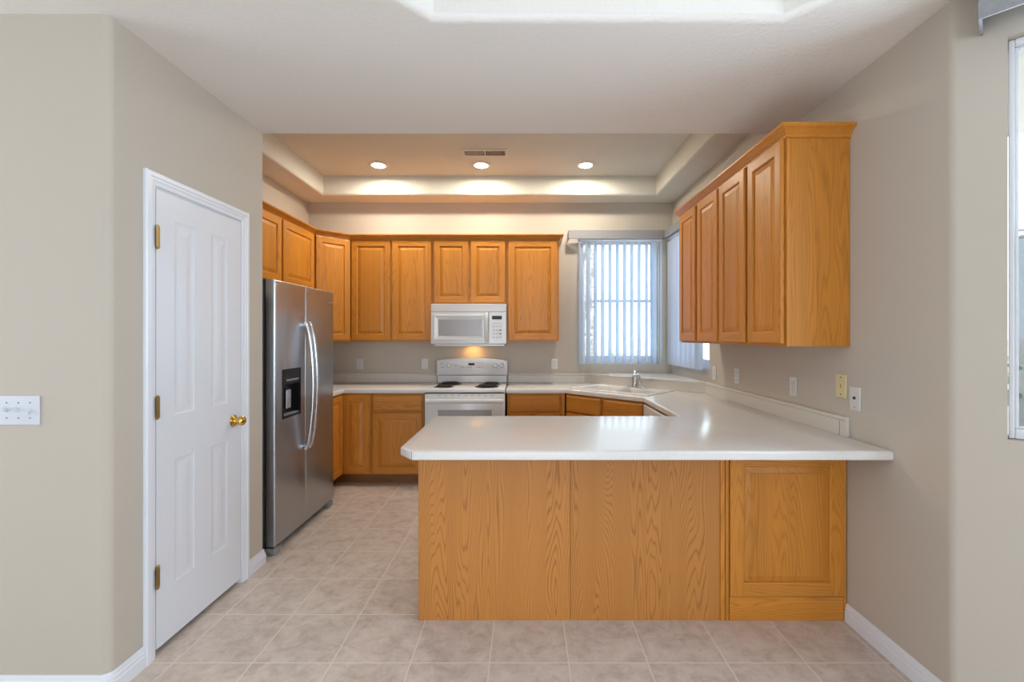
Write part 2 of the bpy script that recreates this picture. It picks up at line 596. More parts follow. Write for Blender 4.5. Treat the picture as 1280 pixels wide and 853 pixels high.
# pantry wall with the door hole
y0 = YH + HR
bm = wall_panel(bmesh.new(), YE - y0, 0.1, 0, ZL + 0.02, [(2.000 - y0, 2.640 - y0, 0, 2.095)])
structure(obj('wall_left', bm, M['wall'], loc=(XD, y0, 0), rotz=R(90)), 'beige wall around the white pantry door', 'wall')
structure(obj('wall_pantry', B(XL, XD - 0.101, YE - 0.1, YE, 0, 3.15), M['wall']), 'pantry side wall beside the refrigerator', 'wall')
structure(obj('wall_pantry_inner', B(XL - 0.1, XL, YH + 0.101, YE, 0, 3.15), M['wall']), 'wall inside the pantry', 'wall')
structure(obj('wall_kitchen_left', B(XL - 0.1, XL, YE + 0.001, YB - 0.001, 0, 3.15), M['wall']), 'beige wall behind the refrigerator', 'wall')
# back and right walls with the corner windows
WB = (0.594, 1.46, 1.12, 2.51)        # back window x0 x1 z0 z1
WS = (3.97, 4.82, 1.12, 2.51)         # side window y0 y1 z0 z1
bm = wall_panel(bmesh.new(), XR - XL + 0.3, 0.12, 0, 3.15, [(WB[0] - XL + 0.1, WB[1] - XL + 0.1, WB[2], WB[3])])
structure(obj('wall_back', bm, M['wall'], loc=(XL - 0.1, YB, 0)), 'beige back wall behind the stove and cabinets', 'wall')
bm = wall_panel(bmesh.new(), YB - 0.001 - YC - 0.0397, 0.12, 0, 3.15, [(YB - WS[1] - 0.001, YB - WS[0] - 0.001, WS[2], WS[3])])
structure(obj('wall_right', bm, M['wall'], loc=(XR, YB - 0.001, 0), rotz=R(-90)), 'beige right wall with outlets over the counter', 'wall')
# bay wall: runs right and towards the camera, rounded corner, window
bl = 1.9
bd = (math.cos(BA), -math.sin(BA))
BW = (0.144, 1.45, 1.055, 2.48)
BR = 0.05
k = BR * math.tan(BA * 0 + (PI / 2 - BA) / 2)
bm = bmesh.new()
prism(bm, [(XR + 0.1, YC + k + 0.02), (XR, YC + k + 0.02)] + arc(XR + BR, YC + k, BR, 180, 180 + 90 - math.degrees(BA), 8) + [(XR + bd[0] * 0.08, YC + bd[1] * 0.08), (XR + bd[0] * 0.08 + 0.08, YC + bd[1] * 0.08 + 0.08)], 0, ZL + 0.02)
structure(obj('wall_bay_corner', bm, M['wall'], smooth=35), 'rounded beige wall corner right of the counter', 'wall')
bay = (XR + bd[0] * 0.0798, YC + bd[1] * 0.0798, 0)
bm = wall_panel(bmesh.new(), bl - 0.08, 0.12, 0, ZL + 0.02, [(BW[0] - 0.08, BW[1] - 0.08, BW[2], BW[3])])
structure(obj('wall_bay', bm, M['wall'], loc=bay, rotz=-BA), 'angled beige wall holding the bay window at the right edge', 'wall')
bx, by = XR + bd[0] * bl, YC + bd[1] * bl
bm = wall_panel(bmesh.new(), by + 6.0, 0.12, 0, ZL + 0.02, [(by + 0.97, by + 2.97, 1.05, 2.45)])
structure(obj('wall_nook', bm, M['wall'], loc=(bx, by - 0.01, 0), rotz=R(-90)), 'side wall of the dining nook', 'wall')
bm = wall_panel(bmesh.new(), bx + 4.7, 0.12, 0, ZL + 0.02, [(bx - 1.6, bx + 2.1, 0, 2.45)])
structure(obj('wall_rear', bm, M['wall'], loc=(bx + 0.05, -6.0, 0), rotz=R(180)), 'rear wall with an opening added for the fill lamp', 'wall')
bm = wall_panel(bmesh.new(), YH + 6.0, 0.12, 0, ZL + 0.02, [(5.9, 7.4, 0.7, 2.3)])
structure(obj('wall_hall_left', bm, M['wall'], loc=(-4.55, -5.99, 0), rotz=R(90)), 'far left wall of the hall', 'wall')


# ceilings with recessed trays
def tray_ceiling(outer, hole, z, top, r, segs=5):
    """hole is counter-clockwise; edge of the recess is rounded"""
    bm = bmesh.new()
    lo = loop_at(bm, outer, z)
    loops = []
    for i in range(segs + 1):
        a = PI / 2 * i / segs
        loops.append(loop_at(bm, offset_poly(hole, -r * (1 - math.sin(a))), z + r * (1 - math.cos(a))))
    for a, b_ in zip(loops, loops[1:]):
        ring_faces(bm, a, b_)
    tl = loop_at(bm, hole, top)
    ring_faces(bm, loops[-1], tl)
    bm.faces.new(tl)
    fill(bm, [lo, loops[0]])
    return bm, lo


oc = (0.335, 0.18)
hw, hb = 1.62, 1.64
ch = 0.92
octo = [(oc[0] - hw + ch, oc[1] - hb), (oc[0] + hw - ch, oc[1] - hb), (oc[0] + hw, oc[1] - hb + ch), (oc[0] + hw, oc[1] + hb - ch),
        (oc[0] + hw - ch, oc[1] + hb), (oc[0] - hw + ch, oc[1] + hb), (oc[0] - hw, oc[1] + hb - ch), (oc[0] - hw, oc[1] - hb + ch)]
bm, lo = tray_ceiling([(-4.6, -6.1), (4.2, -6.1), (4.2, YE), (-4.6, YE)], octo, ZL, ZL + 0.26, 0.03)
up = [bm.verts.new((lo[i].co.x, YE, 3.2)) for i in (2, 3)]
bm.faces.new((lo[2], up[0], up[1], lo[3]))
structure(obj('ceiling', bm, M['ceil'], smooth=40, normals=False), 'textured low ceiling with an octagonal recess above the camera', 'ceiling')
bm, lo = tray_ceiling([(XL, YE), (XR, YE), (XR, YB), (XL, YB)], [(-2.08, 3.2), (1.355, 3.2), (1.355, 4.70), (-2.08, 4.70)], ZR_, ZT, 0.03)
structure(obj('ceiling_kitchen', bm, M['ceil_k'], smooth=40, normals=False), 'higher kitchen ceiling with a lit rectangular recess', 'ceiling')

# baseboards
BP = [(0.0005, 0), (0.015, 0), (0.015, 0.050), (0.0115, 0.054), (0.0115, 0.067), (0.008, 0.071), (0.008, 0.080), (0.004, 0.0895), (0.0005, 0.0895)]


def baseboard(name, path, label):
    structure(obj(name, sweep(bmesh.new(), path, BP), M['trim'], smooth=25), label, 'baseboard')


baseboard('baseboard_right', [(XR, 2.27), (XR, YC + k)] + [p for p in arc(XR + BR, YC + k, BR, 180, 180 + 90 - math.degrees(BA), 6)][1:] + [(XR + bd[0] * 1.85, YC + bd[1] * 1.85)],
          'white moulded baseboard right of the peninsula')
baseboard('baseboard_hall', [(-4.5, YH)] + arc(XD - HR, YH + HR, HR, -90, 0, 6) + [(XD, 1.952)], 'white baseboard on the hall wall turning to the pantry door')
baseboard('baseboard_left', [(XD, 2.690), (XD, YE), (XD - 0.08, YE)], 'short white baseboard between pantry door and refrigerator')


# ------------------------------------------------------------------ pantry door
def panel_loops(bm, x0, x1, z0, z1, prof, back=None, y=0.0):
    """nested rectangular loops [(inset, depth)] in the xz plane, closed by a flat field"""
    prev = None
    for ins, dep in prof:
        l = [bm.verts.new((x0 + ins, y + dep, z0 + ins)), bm.verts.new((x1 - ins, y + dep, z0 + ins)),
             bm.verts.new((x1 - ins, y + dep, z1 - ins)), bm.verts.new((x0 + ins, y + dep, z1 - ins))]
        if prev: ring_faces(bm, prev, l)
        prev = l
    bm.faces.new(prev)
    return prev


def build_door():
    root = thing('door_1', 'white four-panel pantry door with brass knob and hinges', 'door', (XD, 2.000, 0), R(90), kind='structure')
    # leaf: local x 0.018..0.622, front face at y = -0.004
    x0, x1, z0, z1, f, t = 0.018, 0.622, 0.030, 2.076, -0.006, 0.035
    ps = [(0.122, 0.252, 1.055, 1.955), (0.372, 0.502, 1.055, 1.955), (0.122, 0.252, 0.275, 0.850), (0.372, 0.502, 0.275, 0.850)]
    bm = bmesh.new()
    us = sorted({x0, x1, *[v for p in ps for v in p[:2]]}); ws = sorted({z0, z1, *[v for p in ps for v in p[2:]]})
    for i in range(len(us) - 1):
        for j in range(len(ws) - 1):
            u, w = (us[i] + us[i + 1]) / 2, (ws[j] + ws[j + 1]) / 2
            if any(p[0] < u < p[1] and p[2] < w < p[3] for p in ps): continue
            bm.faces.new([bm.verts.new(q) for q in ((us[i], f, ws[j]), (us[i + 1], f, ws[j]), (us[i + 1], f, ws[j + 1]), (us[i], f, ws[j + 1]))])
    bmesh.ops.remove_doubles(bm, verts=bm.verts[:], dist=1e-5)
    box(bm, x0, x1, f + 0.0115, f + t, z0, z1)
    for a, b_ in (((x0, z0), (x1, z0)), ((x1, z0), (x1, z1)), ((x1, z1), (x0, z1)), ((x0, z1), (x0, z0))):
        bm.faces.new([bm.verts.new(q) for q in ((a[0], f, a[1]), (b_[0], f, b_[1]), (b_[0], f + 0.0115, b_[1]), (a[0], f + 0.0115, a[1]))])
    leaf = obj('door_leaf', bm, M['doorw'], root)
    for p in ps:
        bm = bmesh.new()
        panel_loops(bm, *p, [(0, f), (0.008, f + 0.003), (0.020, f + 0.0042), (0.028, f + 0.0040), (0.052, f + 0.0016), (0.054, f + 0.0014)])
        obj('raised_panel', bm, M['doorw'], leaf)
    # frame: jambs inside the hole, moulded casing on the wall
    bm = bmesh.new()
    for a, b_ in ((0.001, 0.0155), (0.6245, 0.639)):
        box(bm, a, b_, 0.0, 0.099, 0, 2.079)
    box(bm, 0.001, 0.639, 0.0, 0.099, 2.080, 2.094)
    box(bm, 0.0155, 0.030, 0.034, 0.06, 0, 2.079); box(bm, 0.610, 0.6245, 0.034, 0.06, 0, 2.079)
    obj('door_jamb', bm, M['trim'], root)
    prof = [(0.0, -0.001), (0.0, -0.014), (0.006, -0.018), (0.022, -0.018), (0.026, -0.014), (0.036, -0.014), (0.040, -0.011), (0.056, -0.009), (0.060, -0.006), (0.060, -0.001)]
    # outer edge first, sweep around left side, head, right side (in the xz plane)
    w0, w1, h = -0.047, 0.687, 2.146
    rows = []
    for (cx, cz, sx, sz) in ((w0, 0.0, 1, 0), (w0, h, 1, -1), (w1, h, -1, -1), (w1, 0.0, -1, 0)):
        rows.append([(cx + sx * o, y, cz + sz * o) for o, y in prof])
    bm = bmesh.new()
    vr = [[bm.verts.new(q) for q in r] for r in rows]
    for a, b_ in zip(vr, vr[1:]):
        ring_faces(bm, a, b_)
    bm.faces.new(vr[0]); bm.faces.new(vr[-1])
    obj('door_casing', bm, M['trim'], root, smooth=25)
    for z in (1.862, 1.106, 0.352):
        bm = bmesh.new()
        lathe(bm, [(0.002, -0.054), (0.0045, -0.052), (0.0045, -0.0495), (0.0068, -0.048), (0.0068, 0.048), (0.0045, 0.0495), (0.0045, 0.052), (0.002, 0.054)], 12, c=(0.0165, -0.0135, z))
        for q in (-0.03, -0.01, 0.01, 0.03):
            lathe(bm, [(0.0072, q - 0.001), (0.0072, q + 0.001)], 12, c=(0.0165, -0.0135, z))
        box(bm, 0.0190, 0.036, -0.0085, -0.0062, z - 0.048, z + 0.048)
        box(bm, 0.001, 0.0140, -0.0195, -0.0182, z - 0.048, z + 0.048)
        obj('hinge', bm, M['brassd'], root, smooth=35)
    kx, kz = 0.552, 0.948
    bm = lathe(bmesh.new(), [(0.005, 0.0062), (0.033, 0.0063), (0.033, 0.010), (0.028, 0.014), (0.014, 0.017), (0.0115, 0.022), (0.0115, 0.034), (0.0135, 0.036),
                             (0.022, 0.041), (0.0275, 0.050), (0.0275, 0.058), (0.022, 0.066), (0.012, 0.070), (0.002, 0.071)], 28, axis='y', c=(kx, 0, kz))
    obj('door_knob', bm, M['brass'], root, smooth=40)['label'] = 'polished brass round knob'


build_door()


# ------------------------------------------------------------------ windows
def build_window(name, label, loc, rotz, w, z0, z1, rail_z, wall_t=0.12, set_back=0.05, screened=False, fw=0.042, s=0.028):
    """single-hung vinyl window filling a hole; local x 0..w"""
    root = thing(name, label, 'window', loc, rotz, kind='structure')
    y0, y1 = set_back, wall_t - 0.004
    g = 0.001
    bm = bmesh.new()
    box(bm, g, fw, y0, y1, z0 + g, z1 - g, 0.004); box(bm, w - fw, w - g, y0, y1, z0 + g, z1 - g, 0.004)
    box(bm, fw, w - fw, y0, y1, z0 + g, z0 + fw + 0.02, 0.004); box(bm, fw, w - fw, y0, y1, z1 - fw, z1 - g, 0.004)
    obj('window_frame', bm, M['vinyl'], root)
    for nm, a, b_, yy in (('upper_sash', rail_z, z1 - fw, y0 + 0.036), ('lower_sash', z0 + fw + 0.02, rail_z + 0.03, y0 + 0.010)):
        bm = bmesh.new()
        box(bm, fw, fw + s, yy, yy + 0.022, a, b_, 0.003); box(bm, w - fw - s, w - fw, yy, yy + 0.022, a, b_, 0.003)
        box(bm, fw + s, w - fw - s, yy, yy + 0.022, a, a + s, 0.003); box(bm, fw + s, w - fw - s, yy, yy + 0.022, b_ - s, b_, 0.003)
        so = obj(nm, bm, M['vinyl'], root)
        obj('pane', B(fw + s, w - fw - s, yy + 0.009, yy + 0.013, a + s, b_ - s), M['glass'], so)
    if screened:
        obj('insect_screen', B(fw, w - fw, y1 - 0.004, y1 - 0.002, z0 + fw + 0.02, rail_z + 0.01), M['screen'], root)
    return root


build_window('window_1', 'back wall window behind the vertical blinds over the sink', (WB[0], YB, 0), 0, WB[1] - WB[0], WB[2], WB[3], 1.80)
build_window('window_2', 'right wall window in the corner beyond the wall cabinets', (XR, WS[1], 0), R(-90), WS[1] - WS[0], WS[2], WS[3], 1.80)
build_window('window_3', 'tall bay window at the right edge of the photo', (XR + bd[0] * BW[0], YC + bd[1] * BW[0], 0), -BA, BW[1] - BW[0], BW[2], BW[3], 1.775, set_back=0.03, screened=True, fw=0.017, s=0.010)


# ------------------------------------------------------------------ cabinets
def cab_door(name, parent, x0, x1, z0, z1, y=-0.003, stile=0.056, t=0.019):
    """raised panel door, back on y, face at y - t; stiles upright grain, rails level grain"""
    f = y - t
    bm = bmesh.new()
    W, H = x1 - x0, z1 - z0
    def rect(ins, yy):
        return [bm.verts.new((x0 + ins, yy, z0 + ins)), bm.verts.new((x1 - ins, yy, z0 + ins)), bm.verts.new((x1 - ins, yy, z1 - ins)), bm.verts.new((x0 + ins, yy, z1 - ins))]
    def band(a, b_):
        for i, fc in enumerate(ring_faces(bm, a, b_)):
            fc.material_index = 1 if i in (0, 2) else 0
    e = 0.006
    A0, A1, A2, A3 = rect(0, y), rect(0, f + 0.006), rect(0.0018, f + 0.0018), rect(e, f)
    band(A0, A1); band(A1, A2); band(A2, A3)
    xa, xb, za, zb = x0 + e, x1 - e, z0 + e, z1 - e
    s = stile
    def q(a, b_, c, d, mi):
        fc = bm.faces.new([bm.verts.new(p) for p in ((a, f, c), (b_, f, c), (b_, f, d), (a, f, d))]); fc.material_index = mi
    q(xa, x0 + s, za, zb, 0); q(x1 - s, xb, za, zb, 0)
    q(x0 + s, x1 - s, za, z0 + s, 1); q(x0 + s, x1 - s, z1 - s, zb, 1)
    I0, I1, I2, I3 = rect(s, f), rect(s + 0.004, f + 0.002), rect(s + 0.007, f + 0.0065), rect(s + 0.007, f + 0.013)
    band(I0, I1); band(I1, I2); band(I2, I3)
    bm.faces.new(A0)
    o = obj(name, bm, [M['oak_v'], M['oak_h']], parent)
    bm = bmesh.new()
    s2 = s + 0.0065
    panel_loops(bm, x0 + s2, x1 - s2, z0 + s2, z1 - s2, [(0, f + 0.014), (0, f + 0.0105), (0.005, f + 0.0095), (0.030, f + 0.0030), (0.032, f + 0.0015)])
    obj('raised_panel', bm, M['oak_v'], o)
    return o


def drawer_front(name, parent, x0, x1, z0, z1, y=-0.003, t=0.019):
    bm = bmesh.new()
    panel_loops(bm, x0, x1, z0, z1, [(0, y), (0, y - t + 0.008), (0.003, y - t + 0.006), (0.012, y - t + 0.001), (0.015, y - t)])
    v = bm.verts[:4]
    bm.verts.ensure_lookup_table()
    bm.faces.new([bm.verts[i] for i in range(4)])
    return obj(name, bm, M['oak_h'], parent)


def face_frame(parent, w, z0, z1, uprights, levels, th=0.019):
    """frame at y 0..th; uprights = [(x0,x1)], levels = [(x0,x1,z0,z1)]"""
    bm = bmesh.new()
    for a, b_ in uprights:
        box(bm, a, b_, 0, th, z0, z1)
    for a, b_, c, d in levels:
        box(bm, a, b_, 0.0003, th, c, d, mi=1)
    return obj('face_frame', bm, [M['oak_v'], M['oak_h']], parent)


def wall_cabinet(label, loc, rotz, w, d, z0, z1, doors, group=None, stile=0.056, mids=()):
    root = thing('wall_cabinet', label, 'cabinet', (loc[0], loc[1], 0), rotz, group)
    g = 0.001
    obj('carcass', B(g, w - g, 0.0195, d - 0.002, z0, z1 - 0.001), M['oak_v'], root)
    face_frame(root, w, z0, z1, [(g, 0.04), (w - 0.04, w - g)] + list(mids), [(0.04, w - 0.04, z0, z0 + 0.036), (0.04, w - 0.04, z1 - 0.06, z1)])
    for x0, x1, a, b_ in doors:
        cab_door('door', root, x0, x1, a, b_, stile=stile)
    return root


ZB, ZC = 1.371, 2.436      # bottom and top of the tall wall cabinets
DB, DT = 1.385, 2.402
YF = 4.665                 # front of the back run

# back run
wall_cabinet('tall oak two-door wall cabinet left of the microwave', (-1.783, YF), 0, 0.838, YB - YF, ZB, ZC,
             [(0.012, 0.408, DB, DT), (0.428, 0.824, DB, DT)], mids=[(0.40, 0.438)])
wall_cabinet('short oak two-door wall cabinet above the microwave', (-0.945, YF), 0, 0.762, YB - YF, 1.752, ZC,
             [(0.016, 0.368, 1.768, DT), (0.392, 0.745, 1.768, DT)], mids=[(0.36, 0.40)])
wall_cabinet('tall oak single-door wall cabinet between microwave and window', (-0.183, YF), 0, 0.533, YB - YF, ZB, ZC,
             [(0.014, 0.515, DB, DT)], stile=0.062)
# diagonal corner cabinet
cA, cB = (-2.045, 4.403), (-1.783, YF)
cw = math.dist(cA, cB)
root = thing('corner_wall_cabinet', 'oak wall cabinet set diagonally in the corner behind the refrigerator', 'cabinet', (cA[0], cA[1], 0), R(45))
MI = Matrix.Rotation(R(-45), 4, 'Z') @ Matrix.Translation((-cA[0], -cA[1], 0))
pts = [(-2.034 - 0.006, 4.413 + 0.006), (-1.789, 4.664), (-1.785, YB - 0.003), (XL + 0.003, YB - 0.003), (XL + 0.003, 4.405)]
bm = prism(bmesh.new(), pts, ZB, ZC - 0.001)
for v in bm.verts:
    v.co = MI @ v.co
    if v.co.y < 0.021: v.co.y = 0.0195
obj('carcass', bm, M['oak_v'], root)
face_frame(root, cw, ZB, ZC, [(0.002, 0.03), (cw - 0.03, cw - 0.002)], [(0.03, cw - 0.03, ZB, ZB + 0.036), (0.03, cw - 0.03, ZC - 0.06, ZC)])
cab_door('door', root, 0.016, cw - 0.014, DB, DT)
# left run over the refrigerator (front faces +x)
wall_cabinet('short oak two-door wall cabinet above the refrigerator', (-2.045, 3.205), R(90), 1.195, XL * -1 - 2.045, 1.855, ZC,
             [(0.014, 0.585, 1.87, DT), (0.612, 1.172, 1.87, DT)], mids=[(0.575, 0.622)])
# right run (front faces -x), local x runs towards the camera
XF = 1.297
wall_cabinet('oak two-door wall cabinet beside the corner window, far one of the right run', (XF, 3.775), R(-90), 0.762, XR - XF, ZB, ZC,
             [(0.014, 0.360, DB, DT), (0.400, 0.746, DB, DT)], mids=[(0.352, 0.408)])
wall_cabinet('oak two-door wall cabinet with its side panel facing the camera', (XF, 3.013), R(-90), 0.762, XR - XF, ZB, ZC,
             [(0.016, 0.362, DB, DT), (0.402, 0.744, DB, DT)], mids=[(0.354, 0.410)])
CP = [(0.001, 2.404), (0.006, 2.404), (0.009, 2.408), (0.009, 2.416), (0.013, 2.420), (0.022, 2.430), (0.034, 2.440), (0.042, 2.444), (0.044, 2.448), (0.048, 2.452), (0.048, 2.460), (0.001, 2.460)]
tag(obj('crown_molding', sweep(bmesh.new(), [(-2.045, 3.2), (-2.045, 4.403), (-1.783, YF), (0.35, YF), (0.35, YB - 0.003)], CP), M['oak_h'], smooth=25),
    'oak crown molding along the left and back wall cabinets', 'molding')
tag(obj('crown_molding', sweep(bmesh.new(), [(XR - 0.002, 3.775), (XF, 3.775), (XF, 2.251), (XR - 0.002, 2.251)], CP), M['oak_y'], smooth=25),
    'oak crown molding on top of the right wall cabinets', 'molding')

# ------------------------------------------------------------------ base cabinets
HB = 0.878
YFB = 4.36


def base_box(root, w, d, extra=None):
    g = 0.0015
    obj('carcass', B(g, w - g, 0.0195, d - 0.003, 0.10, HB), M['oak_v'], root)
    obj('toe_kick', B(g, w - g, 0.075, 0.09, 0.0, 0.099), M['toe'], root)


# corner base cabinet left: L shaped
root = thing('corner_base_cabinet', 'oak L-shaped base cabinet in the corner beside the refrigerator', 'cabinet', (-1.75, YFB, 0), 0)
L_ = [(-0.6, -0.48), (-0.0195, -0.48), (-0.0195, 0.0195), (0.278, 0.0195), (0.278, 0.606), (-0.6, 0.606)]
obj('carcass', prism(bmesh.new(), L_, 0.10, HB), M['oak_v'], root)
L2 = [(-0.6, -0.47), (-0.085, -0.47), (-0.085, 0.075), (0.278, 0.075), (0.278, 0.09), (-0.1, 0.09), (-0.1, -0.455), (-0.6, -0.455)]
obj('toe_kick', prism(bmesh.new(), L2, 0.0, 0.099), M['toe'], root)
bm = bmesh.new()
box(bm, -0.0193, 0.04, 0, 0.019, 0.10, HB); box(bm, 0.245, 0.278, 0, 0.019, 0.10, HB)
box(bm, 0.04, 0.245, 0.0003, 0.019, 0.10, 0.135); box(bm, 0.04, 0.245, 0.0003, 0.019, HB - 0.035, HB)
box(bm, -0.019, 0, -0.48, -0.0005, 0.10, HB)
obj('face_frame', bm, M['oak_v'], root)
cab_door('door', root, 0.008, 0.268, 0.115, 0.862)
bm = bmesh.new()
d = cab_door('door', root, 0.0, 0.43, 0.115, 0.862)
d.rotation_euler = (0, 0, R(90)); d.location = (0, -0.465, 0)

root = thing('base_cabinet', 'oak base cabinet with one drawer and door left of the stove', 'cabinet', (-1.470, YFB, 0), 0)
w = 0.508
base_box(root, w, YB - YFB)
face_frame(root, w, 0.10, HB, [(0.002, 0.035), (w - 0.035, w - 0.002)], [(0.035, w - 0.035, 0.10, 0.135), (0.035, w - 0.035, 0.685, 0.72), (0.035, w - 0.035, HB - 0.035, HB)])
drawer_front('drawer', root, 0.014, w - 0.014, 0.708, 0.862)
cab_door('door', root, 0.014, w - 0.014, 0.115, 0.694)

root = thing('base_cabinet', 'oak base cabinet with a drawer right of the stove', 'cabinet', (-0.170, YFB, 0), 0)
w = 0.555
base_box(root, w, YB - YFB)
face_frame(root, w, 0.10, HB, [(0.002, 0.035), (w - 0.035, w - 0.002)], [(0.035, w - 0.035, 0.10, 0.135), (0.035, w - 0.035, 0.685, 0.72), (0.035, w - 0.035, HB - 0.035, HB)])
drawer_front('drawer', root, 0.020, w - 0.045, 0.708, 0.862)
cab_door('door', root, 0.020, w - 0.045, 0.115, 0.694)

# diagonal sink base
sA, sB = (0.390, 4.362), (1.0, 3.752)
w = math.dist(sA, sB)
root = thing('sink_base_cabinet', 'oak base cabinet set diagonally under the corner sink', 'cabinet', (sA[0], sA[1], 0), R(-45))
bm = bmesh.new()
box(bm, 0.02, 0.038, 0.0195, 0.40, 0.10, HB); box(bm, w - 0.038, w - 0.02, 0.0195, 0.40, 0.10, HB); box(bm, 0.038, w - 0.038, 0.0195, 0.72, 0.10, 0.118)
obj('carcass', bm, M['oak_v'], root)
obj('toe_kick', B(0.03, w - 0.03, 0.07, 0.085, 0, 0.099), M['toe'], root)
face_frame(root, w, 0.10, HB, [(0.012, 0.04), (w / 2 - 0.02, w / 2 + 0.02), (w - 0.04, w - 0.012)], [(0.04, w - 0.04, 0.10, 0.135), (0.04, w - 0.04, 0.685, 0.72), (0.04, w - 0.04, HB - 0.035, HB)])
for a, b_ in ((0.022, w / 2 - 0.014), (w / 2 + 0.014, w - 0.022)):
    drawer_front('false_drawer_front', root, a, b_, 0.708, 0.862)
    cab_door('door', root, a, b_, 0.115, 0.694)

# dishwasher on the right run
root = thing('dishwasher', 'white dishwasher under the counter beside the corner sink', 'dishwasher', (1.0, 3.728, 0), R(-90))
obj('tub', B(0.004, 0.595, 0.02, 0.585, 0.10, 0.872), M['app'], root)
obj('door', B(0.004, 0.595, -0.022, 0.019, 0.13, 0.735, 0.006), M['app'], root)
cp = obj('control_panel', B(0.004, 0.595, -0.030, 0.019, 0.738, 0.866, 0.008), M['app'], root)
obj('latch_handle', B(0.22, 0.38, -0.040, -0.0305, 0.79, 0.815, 0.004), M['app'], cp)
obj('kick_plate', B(0.004, 0.595, 0.05, 0.065, 0.0, 0.098), M['blackm'], root)

# peninsula cabinet: oak veneer back towards the camera
YP = 2.276
root = thing('peninsula_cabinet', 'oak peninsula cabinet with two plain veneer back panels', 'cabinet', (-0.532, YP, 0), 0)
obj('carcass', B(0.008, 1.498, 0.0085, 0.575, 0.0, HB), M['oak_v'], root)
obj('end_panel', B(0.0, 0.0075, 0.0, 0.575, 0.0, HB, 0.001), M['veneer'], root)
obj('veneer_panel', B(0.008, 0.7585, 0.0, 0.008, 0.0, HB, 0.0008), M['veneer'], root)
obj('veneer_panel', B(0.7605, 1.507, 0.0, 0.008, 0.0, HB, 0.0008), M['veneer'], root)
bm = bmesh.new()
box(bm, 1.5085, 1.532, -0.004, 0.008, 0.0, HB, 0.003)
obj('trim_strip', bm, M['oak_v'], root)
obj('kitchen_side_frame', B(0.008, 1.498, 0.5755, 0.59, 0.10, HB), M['oak_v'], root)
# end of the right run, framed panel towards the camera
root = thing('end_base_cabinet', 'oak base cabinet end with a framed raised panel against the right wall', 'cabinet', (1.002, YP, 0), 0)
obj('carcass', B(0.0, 0.590, 0.0085, 0.83, 0.0, HB), M['oak_v'], root)
obj('edge_strip', B(0.0, 0.018, -0.004, 0.008, 0.0, HB, 0.003), M['oak_v'], root)
obj('wall_filler', B(0.592, 0.604, -0.004, 0.03, 0.0, HB, 0.002), M['oak_v'], root)
cab_door('framed_panel', root, 0.021, 0.590, 0.122, 0.842, y=0.008, stile=0.066, t=0.019)
obj('toe_board', B(0.021, 0.590, -0.003, 0.008, 0.0, 0.119, 0.001), M['oak_h'], root)

# ------------------------------------------------------------------ countertops
ZK0, ZK = 0.880, 0.921
sc_ = (0.9025, 4.2625)
su, sv = Vector((math.cos(R(-45)), math.sin(R(-45)))), Vector((math.cos(R(45)), math.sin(R(45))))


def sinkpt(u, v):
    p = Vector(sc_) + su * u + sv * v
    return (p.x, p.y)


hole = [sinkpt(*q) for q in ((-0.375, -0.215), (0.375, -0.215), (0.375, 0.215), (-0.375, 0.215))]
poly = [(-0.1785, 4.335), (0.385, 4.335), (0.975, 3.745), (0.975, 2.868), (-0.565, 2.868), (-0.565, 2.072), (-0.495, 1.985), (XR - 0.002, 1.985), (XR - 0.002, YB - 0.002), (-0.1785, YB - 0.002)]
def worktop(poly, holes=()):
    bm = slab(bmesh.new(), poly, ZK0, ZK, 0.012, 4, holes)
    bmesh.ops.recalc_face_normals(bm, faces=bm.faces[:])
    for f_ in bm.faces:
        if f_.normal.z < -0.9:
            f_.material_index = 1
    return obj('worktop', bm, [M['lam'], M['chip']], root, smooth=40)


root = thing('countertop', 'white laminate countertop of the peninsula, sink corner and right wall', 'countertop', (0, 0, 0))
worktop(poly, [hole])
SP = [(0.0005, ZK + 0.0005), (0.017, ZK + 0.0005), (0.017, ZK + 0.076), (0.0215, ZK + 0.081), (0.024, ZK + 0.088), (0.0225, ZK + 0.096), (0.018, ZK + 0.0995), (0.0005, ZK + 0.0995)]
LD = 5.608     # x + y of the diagonal ledge face
bs = obj('backsplash', sweep(bmesh.new(), [(-0.1785, YB - 0.002), (LD - YB + 0.012, YB - 0.002)], SP), M['lam_s'], root, smooth=30)
obj('backsplash', sweep(bmesh.new(), [(XR - 0.002, LD - XR + 0.012), (XR - 0.002, 2.255)], SP), M['lam_s'], root, smooth=30)
e1 = (LD - YB, YB - 0.003); e2 = (XR - 0.003, LD - XR)
led = obj('corner_ledge', prism(bmesh.new(), [e1, e2, (XR - 0.003, YB - 0.003)], ZK + 0.001, ZK + 0.086), M['lam_s'], root)
f = 0.014
obj('ledge_top', slab(bmesh.new(), [(e1[0] - f * 1.4, e1[1]), (e2[0], e2[1] - f * 1.4), (XR - 0.0025, YB - 0.0025)], ZK + 0.0865, ZK + 0.100, 0.004, 3), M['lam'], led, smooth=40)
obj('edge_seam', B(-0.4945, -0.4925, 1.9843, 1.990, ZK0 + 0.002, ZK - 0.004), M['seam'], root)
obj('splash_seam', B(1.5905, 1.5912, 2.30, 2.303, ZK + 0.002, ZK + 0.076), M['seam'], root)

root = thing('countertop', 'white laminate countertop left of the stove, turning the corner to the refrigerator', 'countertop', (0, 0, 0))
poly = [(-0.9525, YB - 0.002), (XL + 0.002, YB - 0.002), (XL + 0.002, 3.865), (-1.725, 3.865), (-1.725, 4.335), (-0.9525, 4.335)]
worktop(poly)
obj('backsplash', sweep(bmesh.new(), [(XL + 0.002, 3.865), (XL + 0.002, YB - 0.002), (-0.9525, YB - 0.002)], SP), M['lam_s'], root, smooth=30)

